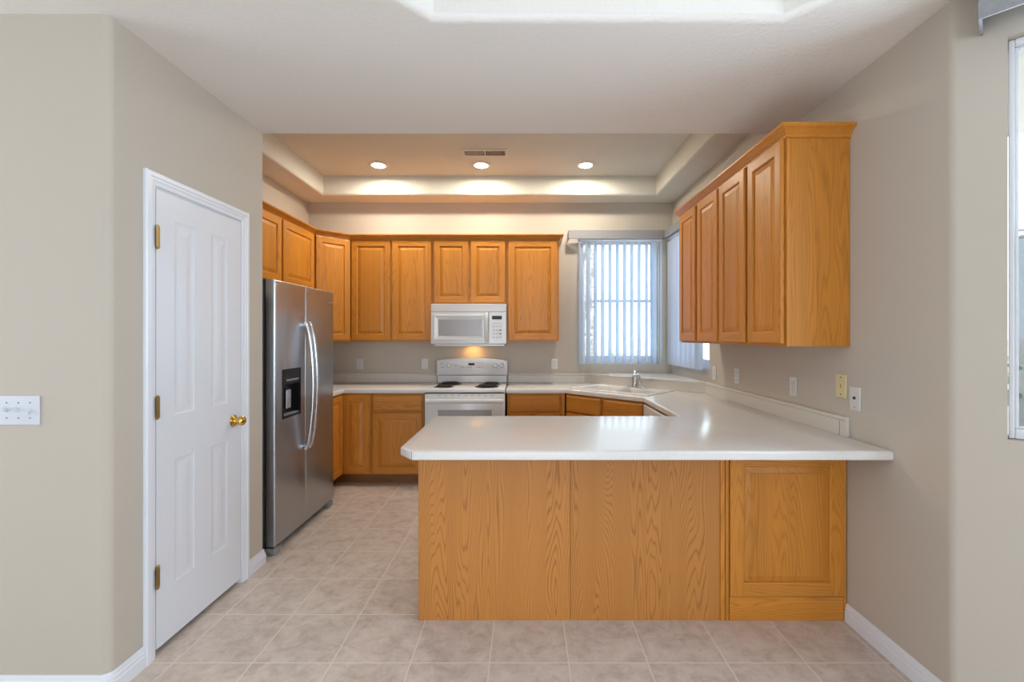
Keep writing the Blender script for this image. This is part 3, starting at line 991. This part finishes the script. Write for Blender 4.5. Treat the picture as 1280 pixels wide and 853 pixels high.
# ------------------------------------------------------------------ sink and faucet
root = thing('kitchen_sink', 'white double-bowl sink set diagonally in the corner countertop', 'sink', (sc_[0], sc_[1], ZK), R(-45))
bm = bmesh.new()
W2, D2 = 0.41, 0.250
o_ = [(-W2, -D2), (W2, -D2), (W2, D2), (-W2, D2)]
bowls = [[(-0.37, -0.205), (-0.012, -0.205), (-0.012, 0.125), (-0.37, 0.125)], [(0.012, -0.205), (0.37, -0.205), (0.37, 0.125), (0.012, 0.125)]]
a0 = loop_at(bm, o_, 0.0006); a1 = loop_at(bm, o_, 0.007); a2 = loop_at(bm, offset_poly(o_, 0.006), 0.012)
a3 = loop_at(bm, offset_poly(o_, 0.018), 0.0125)
ring_faces(bm, a0, a1); ring_faces(bm, a1, a2); ring_faces(bm, a2, a3)
tops = [a3]
for b_ in bowls:
    l0 = loop_at(bm, b_, 0.0125); l1 = loop_at(bm, offset_poly(b_, 0.008), 0.004); l2 = loop_at(bm, offset_poly(b_, 0.02), -0.15); l3 = loop_at(bm, offset_poly(b_, 0.05), -0.17)
    ring_faces(bm, l0, l1); ring_faces(bm, l1, l2); ring_faces(bm, l2, l3)
    bm.faces.new(l3)
    tops.append(l0)
fill(bm, tops)
obj('basin', bm, M['sink'], root, smooth=30)
for x in (-0.19, 0.19):
    obj('drain', lathe(bmesh.new(), [(0.005, -0.1695), (0.042, -0.1695), (0.044, -0.167), (0.03, -0.166), (0.004, -0.168)], 20, c=(x, -0.04, 0)), M['chrome'], root, smooth=40)

fp = sinkpt(0.035, 0.185)
root = thing('faucet', 'chrome single-lever faucet at the back of the corner sink', 'faucet', (fp[0], fp[1], ZK + 0.013), R(-45))
obj('base_plate', prism(bmesh.new(), arc(-0.09, 0, 0.028, 90, 270) + arc(0.09, 0, 0.028, -90, 90), 0.0, 0.010, 0.003), M['chrome'], root, smooth=40)
obj('body', lathe(bmesh.new(), [(0.005, 0.0105), (0.034, 0.0105), (0.032, 0.02), (0.029, 0.03), (0.029, 0.085), (0.032, 0.088), (0.032, 0.102), (0.020, 0.115), (0.004, 0.12)], 24), M['chrome'], root, smooth=40)
lv = tube(bmesh.new(), [(0, 0, 0.112), (-0.006, 0.010, 0.13), (-0.014, 0.024, 0.146), (-0.022, 0.038, 0.158)], [0.010, 0.009, 0.009, 0.011], 12, squash=(1.3, 0.8))
obj('lever', lv, M['chrome'], root, smooth=50)
dv = Vector((0.62, -0.55, 0)).normalized()
sp = [(0.012, 0.055), (0.035, 0.095), (0.065, 0.118), (0.10, 0.120), (0.130, 0.104), (0.146, 0.076), (0.150, 0.050)]
obj('spout', tube(bmesh.new(), [(dv.x * a, dv.y * a, b_) for a, b_ in sp], [0.021, 0.021, 0.020, 0.0195, 0.019, 0.019, 0.021], 14), M['chrome'], root, smooth=50)

# ------------------------------------------------------------------ stove
root = thing('electric_stove', 'white electric coil stove standing under the microwave', 'stove', (-0.9435, 4.30, 0), 0)
W = 0.757
obj('body', B(0.002, W - 0.002, 0.03, 0.655, 0.03, 0.884), M['app'], root)
ct = obj('cooktop', slab(bmesh.new(), [(0, -0.008), (W, -0.008), (W, 0.60), (0, 0.60)], 0.893, 0.925, 0.010, 4), M['app'], root, smooth=40)
obj('vent_gap', B(0.01, W - 0.01, -0.001, 0.03, 0.8845, 0.8925), M['blackm'], root)
for x, y, rad in ((0.162, 0.452, 0.104), (0.146, 0.180, 0.082), (0.594, 0.432, 0.082), (0.570, 0.188, 0.104)):
    t = thing('burner', '', '', (0, 0, 0)); del t['label']; del t['category']
    t.parent = root; t.location = (x, y, 0.925)
    obj('drip_pan', lathe(bmesh.new(), [(rad + 0.012, 0.0004), (rad + 0.014, 0.003), (rad + 0.008, 0.0055), (rad - 0.004, 0.003), (0.02, 0.0015), (0.002, 0.0015)], 32), M['blackm'], t, smooth=40)
    pts = []
    for i in range(121):
        q = i / 120
        a = q * 2 * PI * 4.4
        rr = 0.018 + (rad - 0.024) * q
        pts.append((rr * math.cos(a), rr * math.sin(a), 0.0135))
    obj('coil', tube(bmesh.new(), pts, 0.0052, 6), M['blackm'], t, smooth=60)
# backguard with an arched top
bm = bmesh.new()
n = 16
front, back = [], []
prof = [(0.0, 0.994 + 0.014)] + [(W * i / n, 1.163 + 0.028 * math.sin(PI * i / n) ** 0.8) for i in range(n + 1)] + [(W, 0.994 + 0.014)]
fr_ = [bm.verts.new((x, 0.575, z)) for x, z in prof]
bk = [bm.verts.new((x, 0.655, z)) for x, z in prof]
fs = ring_faces(bm, fr_, bk) + [bm.faces.new(fr_), bm.faces.new(bk[::-1])]
bmesh.ops.bevel(bm, geom=[e for e in bm.edges if all(v in fr_ for v in e.verts)], offset=0.007, segments=3, affect='EDGES', profile=0.5)
bg = obj('backguard', bm, M['app'], root, smooth=40)
obj('backguard_riser', B(0.008, W - 0.008, 0.592, 0.655, 0.9255, 1.007, 0.004), M['app'], root)
obj('shadow_gap', B(0.02, W - 0.02, 0.583, 0.5915, 1.0005, 1.0075), M['grey'], root)
for x in (0.060, 0.128, 0.630, 0.698):
    kb = obj('knob', lathe(bmesh.new(), [(0.003, 0.0003), (0.026, 0.0003), (0.026, 0.006), (0.021, 0.010), (0.019, 0.022), (0.016, 0.025), (0.002, 0.025)], 22, axis='y', c=(x, 0.5745, 1.112)), M['app'], bg, smooth=40)
    bm = bmesh.new(); box(bm, x - 0.004, x + 0.004, 0.5435, 0.551, 1.095, 1.129, 0.002)
    obj('grip', bm, M['app'], kb)
obj('clock_display', B(0.340, 0.405, 0.5725, 0.5745, 1.112, 1.137), M['black'], bg)
obj('keypad_frame', B(0.255, 0.500, 0.5738, 0.5746, 1.143, 1.147), M['appl'], bg)
for i in range(8):
    x = 0.270 + i * 0.030
    obj('button', B(x, x + 0.016, 0.5732, 0.5746, 1.088, 1.096), M['red'] if i % 3 != 1 else M['appl'], bg)
obj('indicator_light', lathe(bmesh.new(), [(0.001, 0.0), (0.0055, 0.0), (0.004, 0.002), (0.001, 0.002)], 10, axis='y', c=(0.200, 0.5745, 1.110)), M['red'], bg)
od = obj('oven_door', B(0.0, W, -0.018, 0.029, 0.235, 0.8775, 0.008), M['app'], root, smooth=40)
obj('oven_window', B(0.125, W - 0.125, -0.0195, -0.0182, 0.42, 0.730, 0.0004), M['appg'], od)
bm = tube(bmesh.new(), [(0.015, -0.048, 0.815), (W - 0.015, -0.048, 0.815)], 0.016, 14, squash=(0.9, 1.3))
for x in (0.04, W - 0.04):
    box(bm, x - 0.018, x + 0.018, -0.045, -0.0182, 0.803, 0.827)
obj('handle', bm, M['app'], od, smooth=40)
for i in range(9):
    x = 0.12 + i * 0.062
    obj('vent_slot', B(x, x + 0.036, -0.0188, -0.0181, 0.862, 0.866), M['grey'], od)
obj('storage_drawer', B(0.0, W, -0.012, 0.029, 0.045, 0.230, 0.006), M['app'], root)
obj('plinth', B(0.02, W - 0.02, 0.06, 0.60, 0.0, 0.0295), M['blackm'], root)

# ------------------------------------------------------------------ microwave
root = thing('microwave_oven', 'white over-the-stove microwave under the short cabinet', 'microwave', (-0.9435, 4.575, 0), 0)
W = 0.759
obj('body', B(0.0, W, 0.0, YB - 4.575 - 0.003, 1.345, 1.748, 0.004), M['app'], root)
obj('base_lip', B(0.035, W - 0.02, 0.010, 0.37, 1.325, 1.3445, 0.003), M['app'], root)
vg = obj('vent_hood', B(0.002, W - 0.002, -0.020, -0.0005, 1.668, 1.747, 0.005), M['app'], root)
dr = obj('door', B(0.002, 0.578, -0.022, -0.0005, 1.348, 1.664, 0.006), M['app'], root)
bm = bmesh.new()
panel_loops(bm, 0.030, 0.535, 1.385, 1.640, [(0, -0.0222), (0.004, -0.027), (0.012, -0.027), (0.046, -0.0232), (0.047, -0.0228)])
obj('door_frame', bm, M['app'], dr)
obj('window', B(0.078, 0.512, -0.0255, -0.0235, 1.430, 1.592), M['appg'], dr)
bm = tube(bmesh.new(), [(0.562, -0.024, 1.374), (0.562, -0.045, 1.39), (0.562, -0.052, 1.42), (0.562, -0.052, 1.60), (0.562, -0.045, 1.635), (0.562, -0.024, 1.655)], 0.017, 12, squash=(1.2, 0.8))
obj('handle', bm, M['app'], dr, smooth=50)
cp = obj('control_panel', B(0.584, W - 0.002, -0.022, -0.0005, 1.348, 1.664, 0.005), M['app'], root)
obj('display', B(0.616, 0.714, -0.0235, -0.0221, 1.592, 1.628), M['black'], cp)
for i in range(4):
    for j in range(3):
        x, z = 0.620 + j * 0.034, 1.405 + i * 0.036
        obj('button', B(x, x + 0.022, -0.0233, -0.0221, z, z + 0.016), M['appl'] if (i, j) not in ((1, 2), (2, 2)) else M['grey'], cp)
obj('button_bar', B(0.618, 0.708, -0.0232, -0.0221, 1.552, 1.557), M['appl'], cp)
obj('lamp_lens', B(0.33, 0.45, 0.22, 0.30, 1.3215, 1.3247), M['warmlens'], root)
sd = bpy.data.lights.new('hood_lamp', 'AREA'); sd.shape = 'RECTANGLE'; sd.size = 0.12; sd.size_y = 0.05; sd.energy = 0.32; sd.color = (1, 0.46, 0.10); sd.spread = R(150)
so = bpy.data.objects.new('hood_lamp', sd); C.objects.link(so); so.location = (-0.9435 + 0.385, 4.90, 1.318); so.rotation_euler = (R(22), 0, 0)

# ------------------------------------------------------------------ refrigerator (front faces +x; local x runs away from the camera)
root = thing('refrigerator', 'stainless side-by-side refrigerator beside the pantry wall', 'refrigerator', (-1.612, 2.94, 0), R(90))
W, HT = 0.898, 1.792
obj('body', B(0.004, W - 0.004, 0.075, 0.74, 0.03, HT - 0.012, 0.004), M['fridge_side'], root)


def fridge_door(name, x0, x1, hole=None):
    bm = bmesh.new()
    z0, z1, t, r = 0.058, HT, 0.062, 0.012
    if hole is None:
        box(bm, x0, x1, 0, t, z0, z1, r, 4)
    else:
        # rounded outer slab with a recess for the dispenser
        hx0, hx1, hz0, hz1 = hole
        def rect(ins, y):
            return [bm.verts.new((x0 + ins, y, z0 + ins)), bm.verts.new((x1 - ins, y, z0 + ins)), bm.verts.new((x1 - ins, y, z1 - ins)), bm.verts.new((x0 + ins, y, z1 - ins))]
        loops = [rect(0, t)] + [rect(r * (1 - math.cos(PI / 2 * i / 4)), r - r * math.sin(PI / 2 * i / 4)) for i in range(5)]
        for a, b_ in zip(loops, loops[1:]): ring_faces(bm, a, b_)
        bm.faces.new(loops[0])
        h0 = [bm.verts.new(p) for p in ((hx0, 0, hz0), (hx1, 0, hz0), (hx1, 0, hz1), (hx0, 0, hz1))]
        h1 = [bm.verts.new((v.co.x, 0.052, v.co.z)) for v in h0]
        ring_faces(bm, loops[-1], h0); ring_faces(bm, h0, h1); bm.faces.new(h1)
    return obj(name, bm, M['steel'], root, smooth=35)


DH = (0.085, 0.330, 0.868, 1.200)
fd = fridge_door('freezer_door', 0.0, 0.4085, DH)
rd = fridge_door('refrigerator_door', 0.4125, W)
# dispenser
g = 0.0008
bm = bmesh.new()
box(bm, DH[0] + g, DH[0] + 0.012, -0.004, 0.051, DH[2] + g, DH[3] - g); box(bm, DH[1] - 0.012, DH[1] - g, -0.004, 0.051, DH[2] + g, DH[3] - g)
box(bm, DH[0] + 0.012, DH[1] - 0.012, 0.040, 0.051, DH[2] + g, DH[3] - g)
box(bm, DH[0] + 0.012, DH[1] - 0.012, -0.004, 0.040, DH[2] + g, DH[2] + 0.018)
dsp = obj('ice_dispenser', bm, M['black'], fd)
dsp['label'] = 'glossy black ice and water dispenser'
obj('control_panel', B(DH[0] + 0.013, DH[1] - 0.013, -0.005, 0.039, 1.095, DH[3] - g, 0.002), M['black'], fd)
obj('control_strip', B(DH[0] + 0.045, DH[1] - 0.04, -0.0062, -0.0052, 1.118, 1.130), M['grey'], fd)
obj('dispenser_paddle', B(0.175, 0.235, 0.018, 0.028, 0.925, 1.055, 0.004), M['handle'], fd)
obj('spill_tray', B(DH[0] + 0.02, DH[1] - 0.02, 0.0, 0.038, DH[2] + 0.0185, DH[2] + 0.026), M['grey'], fd)
for x, par in ((0.380, fd), (0.442, rd)):
    pts, rad = [], []
    for i in range(21):
        q = i / 20
        z = 0.600 + (1.525 - 0.600) * q
        pts.append((x, -0.012 - 0.058 * (math.sin(PI * q) ** 0.55), z))
        rad.append(0.0145)
    bm = tube(bmesh.new(), pts, rad, 12, squash=(0.85, 1.0))
    for z in (0.615, 1.510):
        box(bm, x - 0.011, x + 0.011, -0.030, -0.0003, z - 0.016, z + 0.016, 0.003)
    obj('handle', bm, M['handle'], par, smooth=50)
bm = bmesh.new()
box(bm, 0.795, 0.862, -0.0016, -0.0003, 1.690, 1.704)
for i, x in enumerate((0.797, 0.806, 0.815, 0.823, 0.832, 0.841, 0.851)):
    box(bm, x, x + 0.005, -0.0018, -0.0003, 1.690, 1.704 + (0.006 if i in (0, 1, 4) else 0.0))
obj('badge', bm, M['grey'], rd)
obj('base_grille', B(0.03, W - 0.03, 0.055, 0.074, 0.012, 0.052), M['grey'], root)
obj('kick_shadow_rail', B(0.05, W - 0.05, 0.09, 0.11, 0.0, 0.029), M['blackm'], root)
for x in (0.006, W - 0.076):
    bm = bmesh.new()
    box(bm, x, x + 0.07, 0.004, 0.074, 0.0, 0.046, 0.006)
    obj('leg_cover', bm, M['grey'], root)
obj('hinge_bracket', B(0.004, 0.05, 0.016, 0.07, 0.047, 0.0565, 0.002), M['black'], root)
for x in (0.03, W - 0.09):
    obj('hinge_cap', B(x, x + 0.06, 0.07, 0.16, HT - 0.0115, HT + 0.008, 0.004), M['fridge_side'], root)

# ------------------------------------------------------------------ vertical blinds and valances
VZ0, VZ1 = 1.125, 2.452


def vane_bm(w=0.089, h=VZ1 - VZ0):
    bm = bmesh.new()
    n = 6
    sec = [(w * (i / n - 0.5), 0.006 * (1 - (2 * i / n - 1) ** 2)) for i in range(n + 1)]
    sec += [(x, y - 0.0012) for x, y in reversed(sec)]
    prism(bm, sec, 0, h - 0.018)
    box(bm, -0.008, 0.008, 0.0, 0.003, h - 0.0185, h + 0.002)
    return bm


vane0 = None


def blind(label, loc, rotz, length, positions, angles, name='vertical_blind', left_return=True, right_return=True, vdepth=0.118):
    """local x along the wall, wall plane at y=0, room to -y"""
    global vane0
    root = thing(name, label, 'blind', loc, rotz)
    obj('headrail', B(0.10, length - 0.01, -0.088, -0.046, VZ1 + 0.003, VZ1 + 0.043, 0.003), M['vinyl'], root)
    bm = bmesh.new()
    box(bm, 0, length, -vdepth, -vdepth + 0.008, 2.466, 2.556)
    if left_return: box(bm, 0, 0.008, -vdepth + 0.0082, -0.002, 2.466, 2.556)
    if right_return: box(bm, length - 0.008, length, -vdepth + 0.0082, -0.002, 2.466, 2.556)
    obj('valance', bm, M['val'], root)
    for x, a in zip(positions, angles):
        if vane0 is None:
            v = obj('vane', vane_bm(), M['vane'], root, smooth=40)
            vane0 = v
        else:
            v = vane0.copy()
            C.objects.link(v)
            v.parent = root
        v.location = (x, -0.067, VZ0)
        v.rotation_euler = (0, 0, R(a))
    return root


nv = 12
blind('vertical blind with half-open pale vanes on the back window over the sink', (0.469, YB, 0), 0, 1.02,
      [0.135 + 0.0785 * i for i in range(nv)], [52 + random.uniform(-1.5, 1.5) for i in range(nv - 2)] + [30, 62], right_return=False)
nv2 = 13
blind('vertical blind with closed pale vanes on the corner side window', (XR, YB - 0.003, 0), R(-90), 1.08,
      [0.140 + 0.0665 * i for i in range(nv2)], [16 + 6 * (-1) ** i + random.uniform(-2, 2) for i in range(nv2 - 1)] + [-70], left_return=False)
vr = thing('valance', 'grey fabric valance above the bay window in the upper right corner', 'valance', (XR + bd[0] * 0.075, YC + bd[1] * 0.075, 0), -BA)
bm = bmesh.new()
box(bm, 0, 1.6, -0.132, -0.124, 2.515, 2.685)
box(bm, 0, 0.008, -0.1238, -0.002, 2.515, 2.685)
obj('fabric_panel', bm, M['val'], vr)
obj('headrail', B(0.03, 1.57, -0.09, -0.045, 2.60, 2.64, 0.003), M['vinyl'], vr)


# ------------------------------------------------------------------ wall plates
def plate(label, cat, loc, rotz, w=0.072, h=0.115, mat='plate', kind='outlet', name='wall_outlet'):
    root = thing(name, label, cat, loc, rotz)
    o = obj('cover_plate', B(-w / 2, w / 2, -0.006, -0.0005, -h / 2, h / 2, 0.0025), M[mat], root)
    def screw(x, z, m='brassd'):
        obj('screw', lathe(bmesh.new(), [(0.0005, 0.006), (0.0038, 0.006), (0.003, 0.0072), (0.0005, 0.0075)], 10, axis='y', c=(x, 0, z)), M[m], o)
    if kind == 'outlet':
        screw(0, 0, 'grey')
        for z in (-0.021, 0.021):
            f_ = obj('socket', prism_y(arc(0, z, 0.0165, 35, 145) + arc(0, z, 0.0165, 215, 325), -0.0082, -0.0062), M[mat], root)
            bm = bmesh.new()
            box(bm, -0.0075, -0.0055, -0.0086, -0.0083, z - 0.002, z + 0.007); box(bm, 0.0055, 0.0075, -0.0086, -0.0083, z - 0.002, z + 0.006)
            box(bm, -0.002, 0.002, -0.0086, -0.0083, z - 0.010, z - 0.006)
            obj('slot', bm, M['blackm'], f_)
    elif kind == 'toggle':
        n = max(1, round((w - 0.026) / 0.046))
        for i in range(n):
            x = (i - (n - 1) / 2) * 0.046
            screw(x, 0.03, 'grey'); screw(x, -0.03, 'grey')
            bm = box(bmesh.new(), x - 0.0048, x + 0.0048, -0.021, -0.0062, -0.006, 0.006, 0.002)
            for v in bm.verts:
                if v.co.y < -0.015: v.co.z += 0.008 * (1 if i < 2 else -1)
            obj('toggle', bm, M[mat], root)
    elif kind == 'rocker':
        bm = box(bmesh.new(), -0.0165, 0.0165, -0.0085, -0.0062, -0.033, 0.033, 0.001)
        obj('rocker', bm, M[mat], root)
    elif kind == 'cable':
        obj('jack', lathe(bmesh.new(), [(0.001, 0.0062), (0.0075, 0.0062), (0.0065, 0.012), (0.001, 0.0125)], 14, axis='y', c=(0, 0, 0.004)), M['blackm'], root)
        screw(0, -0.04, 'grey'); screw(0, 0.042, 'plate')
    elif kind == 'blank':
        screw(0, 0.043, 'seam'); screw(0, -0.043, 'seam')
        obj('slot', B(-0.003, 0.003, -0.0068, -0.0061, -0.012, 0.008), M['brassd'], o)
    return root


def prism_y(poly, y0, y1):
    bm = bmesh.new()
    a = [bm.verts.new((x, y0, z)) for x, z in poly]; b_ = [bm.verts.new((x, y1, z)) for x, z in poly]
    ring_faces(bm, a, b_); bm.faces.new(a); bm.faces.new(b_[::-1])
    return bm


Yb = YB - 0.0005
plate('white outlet on the back wall nearest the refrigerator', 'outlet', (-1.80, Yb, 1.122), 0)
plate('white rocker switch on the back wall beside the stove backguard', 'switch', (-1.09, Yb, 1.122), 0, kind='rocker', name='wall_switch')
plate('white outlet on the back wall between stove and window', 'outlet', (0.323, Yb, 1.122), 0)


def on_right(px, py):
    y = XR * 569 / (px - 656)
    return (XR - 0.0005, y, 1.42 - (py - 421) * y / 569)


plate('white outlet on the right wall next to the window corner', 'outlet', on_right(893.5, 466.5), R(-90), w=0.10 * 0.75)
plate('narrow white switch on the right wall, second plate from the window', 'switch', on_right(921.5, 470.5), R(-90), w=0.07, kind='toggle', name='wall_switch')
plate('white outlet on the right wall midway under the cabinets', 'outlet', on_right(992.3, 483.5), R(-90), w=0.068)
plate('almond yellow plate with two dark screws at the end of the backsplash', 'wall plate', on_right(1052.5, 482.5), R(-90), w=0.078, h=0.118, mat='almond', kind='blank', name='wall_plate')
plate('white plate with a black cable jack nearest the camera', 'wall plate', on_right(1070.0, 498.8), R(-90), w=0.070, h=0.115, kind='cable', name='wall_plate')
plate('white triple toggle switch plate on the hall wall at the far left', 'switch', (-631.0 * YH / 569, YH - 0.0005, 1.42 - 92 * YH / 569), 0, w=0.164, h=0.115, mat='plate_l', kind='toggle', name='wall_switch')

# ------------------------------------------------------------------ recessed lights and ceiling vent
for lab, x in (('left of the three round recessed ceiling lights', -1.41), ('middle of the three round recessed ceiling lights, below the vent', -0.42), ('right of the three round recessed ceiling lights', 0.586)):
    root = thing('recessed_light', lab, 'ceiling light', (x, 4.39, ZT), 0, 'recessed ceiling lights over the kitchen')
    obj('trim_ring', lathe(bmesh.new(), [(0.066, -0.0005), (0.098, -0.0005), (0.098, -0.004), (0.086, -0.010), (0.070, -0.012), (0.066, -0.010)], 32), M['baffle'], root, smooth=40)
    obj('bulb', lathe(bmesh.new(), [(0.065, -0.001), (0.065, -0.010), (0.050, -0.018), (0.030, -0.023), (0.002, -0.025)], 28), M['bulb'], root, smooth=60)
    ld = bpy.data.lights.new('downlight', 'AREA'); ld.shape = 'DISK'; ld.size = 0.12; ld.energy = 15; ld.color = (1, 0.90, 0.73)
    lo_ = bpy.data.objects.new('downlight', ld); C.objects.link(lo_); lo_.location = (x, 4.39, ZT - 0.03)
root = thing('ceiling_vent', 'grey louvred air vent in the kitchen ceiling recess', 'vent', (-0.36, 4.10, ZT), 0)
bm = bmesh.new()
for a in (-0.20, 0.185):
    box(bm, a, a + 0.015, -0.075, 0.075, -0.010, -0.0005)
box(bm, -0.185, 0.185, -0.075, -0.055, -0.010, -0.0005); box(bm, -0.185, 0.185, 0.055, 0.075, -0.010, -0.0005); box(bm, -0.006, 0.006, -0.055, 0.055, -0.010, -0.0005)
obj('frame', bm, M['baffle'], root)
obj('duct_shade', B(-0.185, 0.185, -0.055, 0.055, -0.0022, -0.0008), M['ventd'], root)
for i in range(24):
    x = -0.177 + i * 0.0154
    if abs(x) < 0.012: continue
    bm = box(bmesh.new(), x - 0.001, x + 0.001, -0.054, 0.054, -0.010, -0.0025)
    for v in bm.verts: v.co.x += (v.co.z + 0.006) * (0.9 if x < 0 else -0.9)
    obj('louvre', bm, M['vent'], root)

# ------------------------------------------------------------------ garden outside the windows
structure(obj('ground', B(-12, 16, 5.2, 30, -0.25, -0.15), M['ground']), 'gravel garden outside the kitchen window', 'ground')
structure(obj('ground_side', B(4.3, 16, -12, 5.19, -0.25, -0.15), M['ground']), 'gravel garden beside the house', 'ground')
structure(obj('wall_garden', B(-6, 14, 12.0, 12.2, -0.15, 1.35), M['block']), 'low block wall at the end of the garden', 'wall')


def leaf_cloud(n, c, r, s, rnd):
    bm = bmesh.new()
    for _ in range(n):
        d = Vector((rnd.gauss(0, 1), rnd.gauss(0, 1), rnd.gauss(0, 1))).normalized() * (rnd.random() ** 0.4)
        p = Vector((c[0] + d.x * r[0], c[1] + d.y * r[1], c[2] + d.z * r[2]))
        m = Matrix.Rotation(rnd.uniform(0, 6.28), 3, 'Z') @ Matrix.Rotation(rnd.uniform(-1, 1), 3, 'X')
        q = [p + m @ Vector(v) * s * rnd.uniform(0.7, 1.3) for v in ((0, -1, 0), (0.35, -0.2, 0.08), (0, 1, 0), (-0.35, -0.2, 0.08))]
        bm.faces.new([bm.verts.new(v) for v in q])
    return bm


rnd = random.Random(5)
t = thing('shrub', 'green leafy shrub in the garden behind the back window blind', 'shrub', (2.05, 9.2, -0.15))
obj('foliage', leaf_cloud(1500, (0, 0, 0.72), (0.62, 0.5, 0.62), 0.055, rnd), M['leaf_p'], t, normals=False)
bm = bmesh.new()
for i in range(6):
    a = i * 1.05
    tube(bm, [(0, 0, 0), (0.1 * math.cos(a), 0.1 * math.sin(a), 0.3), (0.3 * math.cos(a), 0.3 * math.sin(a), 0.8)], [0.02, 0.014, 0.006], 6)
obj('stem', bm, M['bark'], t)
t = thing('tree', 'rough-barked tree trunk outside the left part of the back window', 'tree', (0.97, 7.3, -0.15))
bm = bmesh.new()
rows = []
pts = [(0.02 * math.sin(i * 0.7), 0.02 * math.cos(i * 0.9), 0.14 * i) for i in range(32)]
tube(bm, pts, [0.115 + 0.03 * rnd.random() for _ in pts], 10)
for i in range(150):
    a, z = rnd.uniform(0, 6.28), rnd.uniform(0.3, 4.2)
    c_, s_ = math.cos(a), math.sin(a)
    b0 = Vector((0.115 * c_, 0.115 * s_, z)); tip = Vector((0.20 * c_, 0.20 * s_, z + 0.10))
    sd_ = Vector((-s_, c_, 0)) * 0.03
    vv = [bm.verts.new(b0 - sd_), bm.verts.new(b0 + sd_), bm.verts.new(tip), bm.verts.new(b0 - Vector((0, 0, 0.03)))]
    bm.faces.new(vv[:3]); bm.faces.new((vv[0], vv[3], vv[1])); bm.faces.new((vv[1], vv[3], vv[2])); bm.faces.new((vv[0], vv[2], vv[3]))
obj('trunk', bm, M['bark'], t)
obj('crown', leaf_cloud(1600, (0, 0, 5.2), (1.6, 1.6, 0.9), 0.14, rnd), M['leaf'], t, normals=False)
t = thing('shrub', 'dense dark shrub beside the house outside the corner side window', 'shrub', (5.6, 6.6, -0.15))
obj('foliage', leaf_cloud(1800, (0, 0, 1.0), (1.0, 1.2, 0.95), 0.08, rnd), M['leaf'], t, normals=False)
bm = bmesh.new()
for i in range(5):
    a = i * 1.25
    tube(bm, [(0, 0, 0), (0.15 * math.cos(a), 0.15 * math.sin(a), 0.4), (0.4 * math.cos(a), 0.4 * math.sin(a), 1.1)], [0.03, 0.02, 0.008], 6)
obj('stem', bm, M['bark'], t)
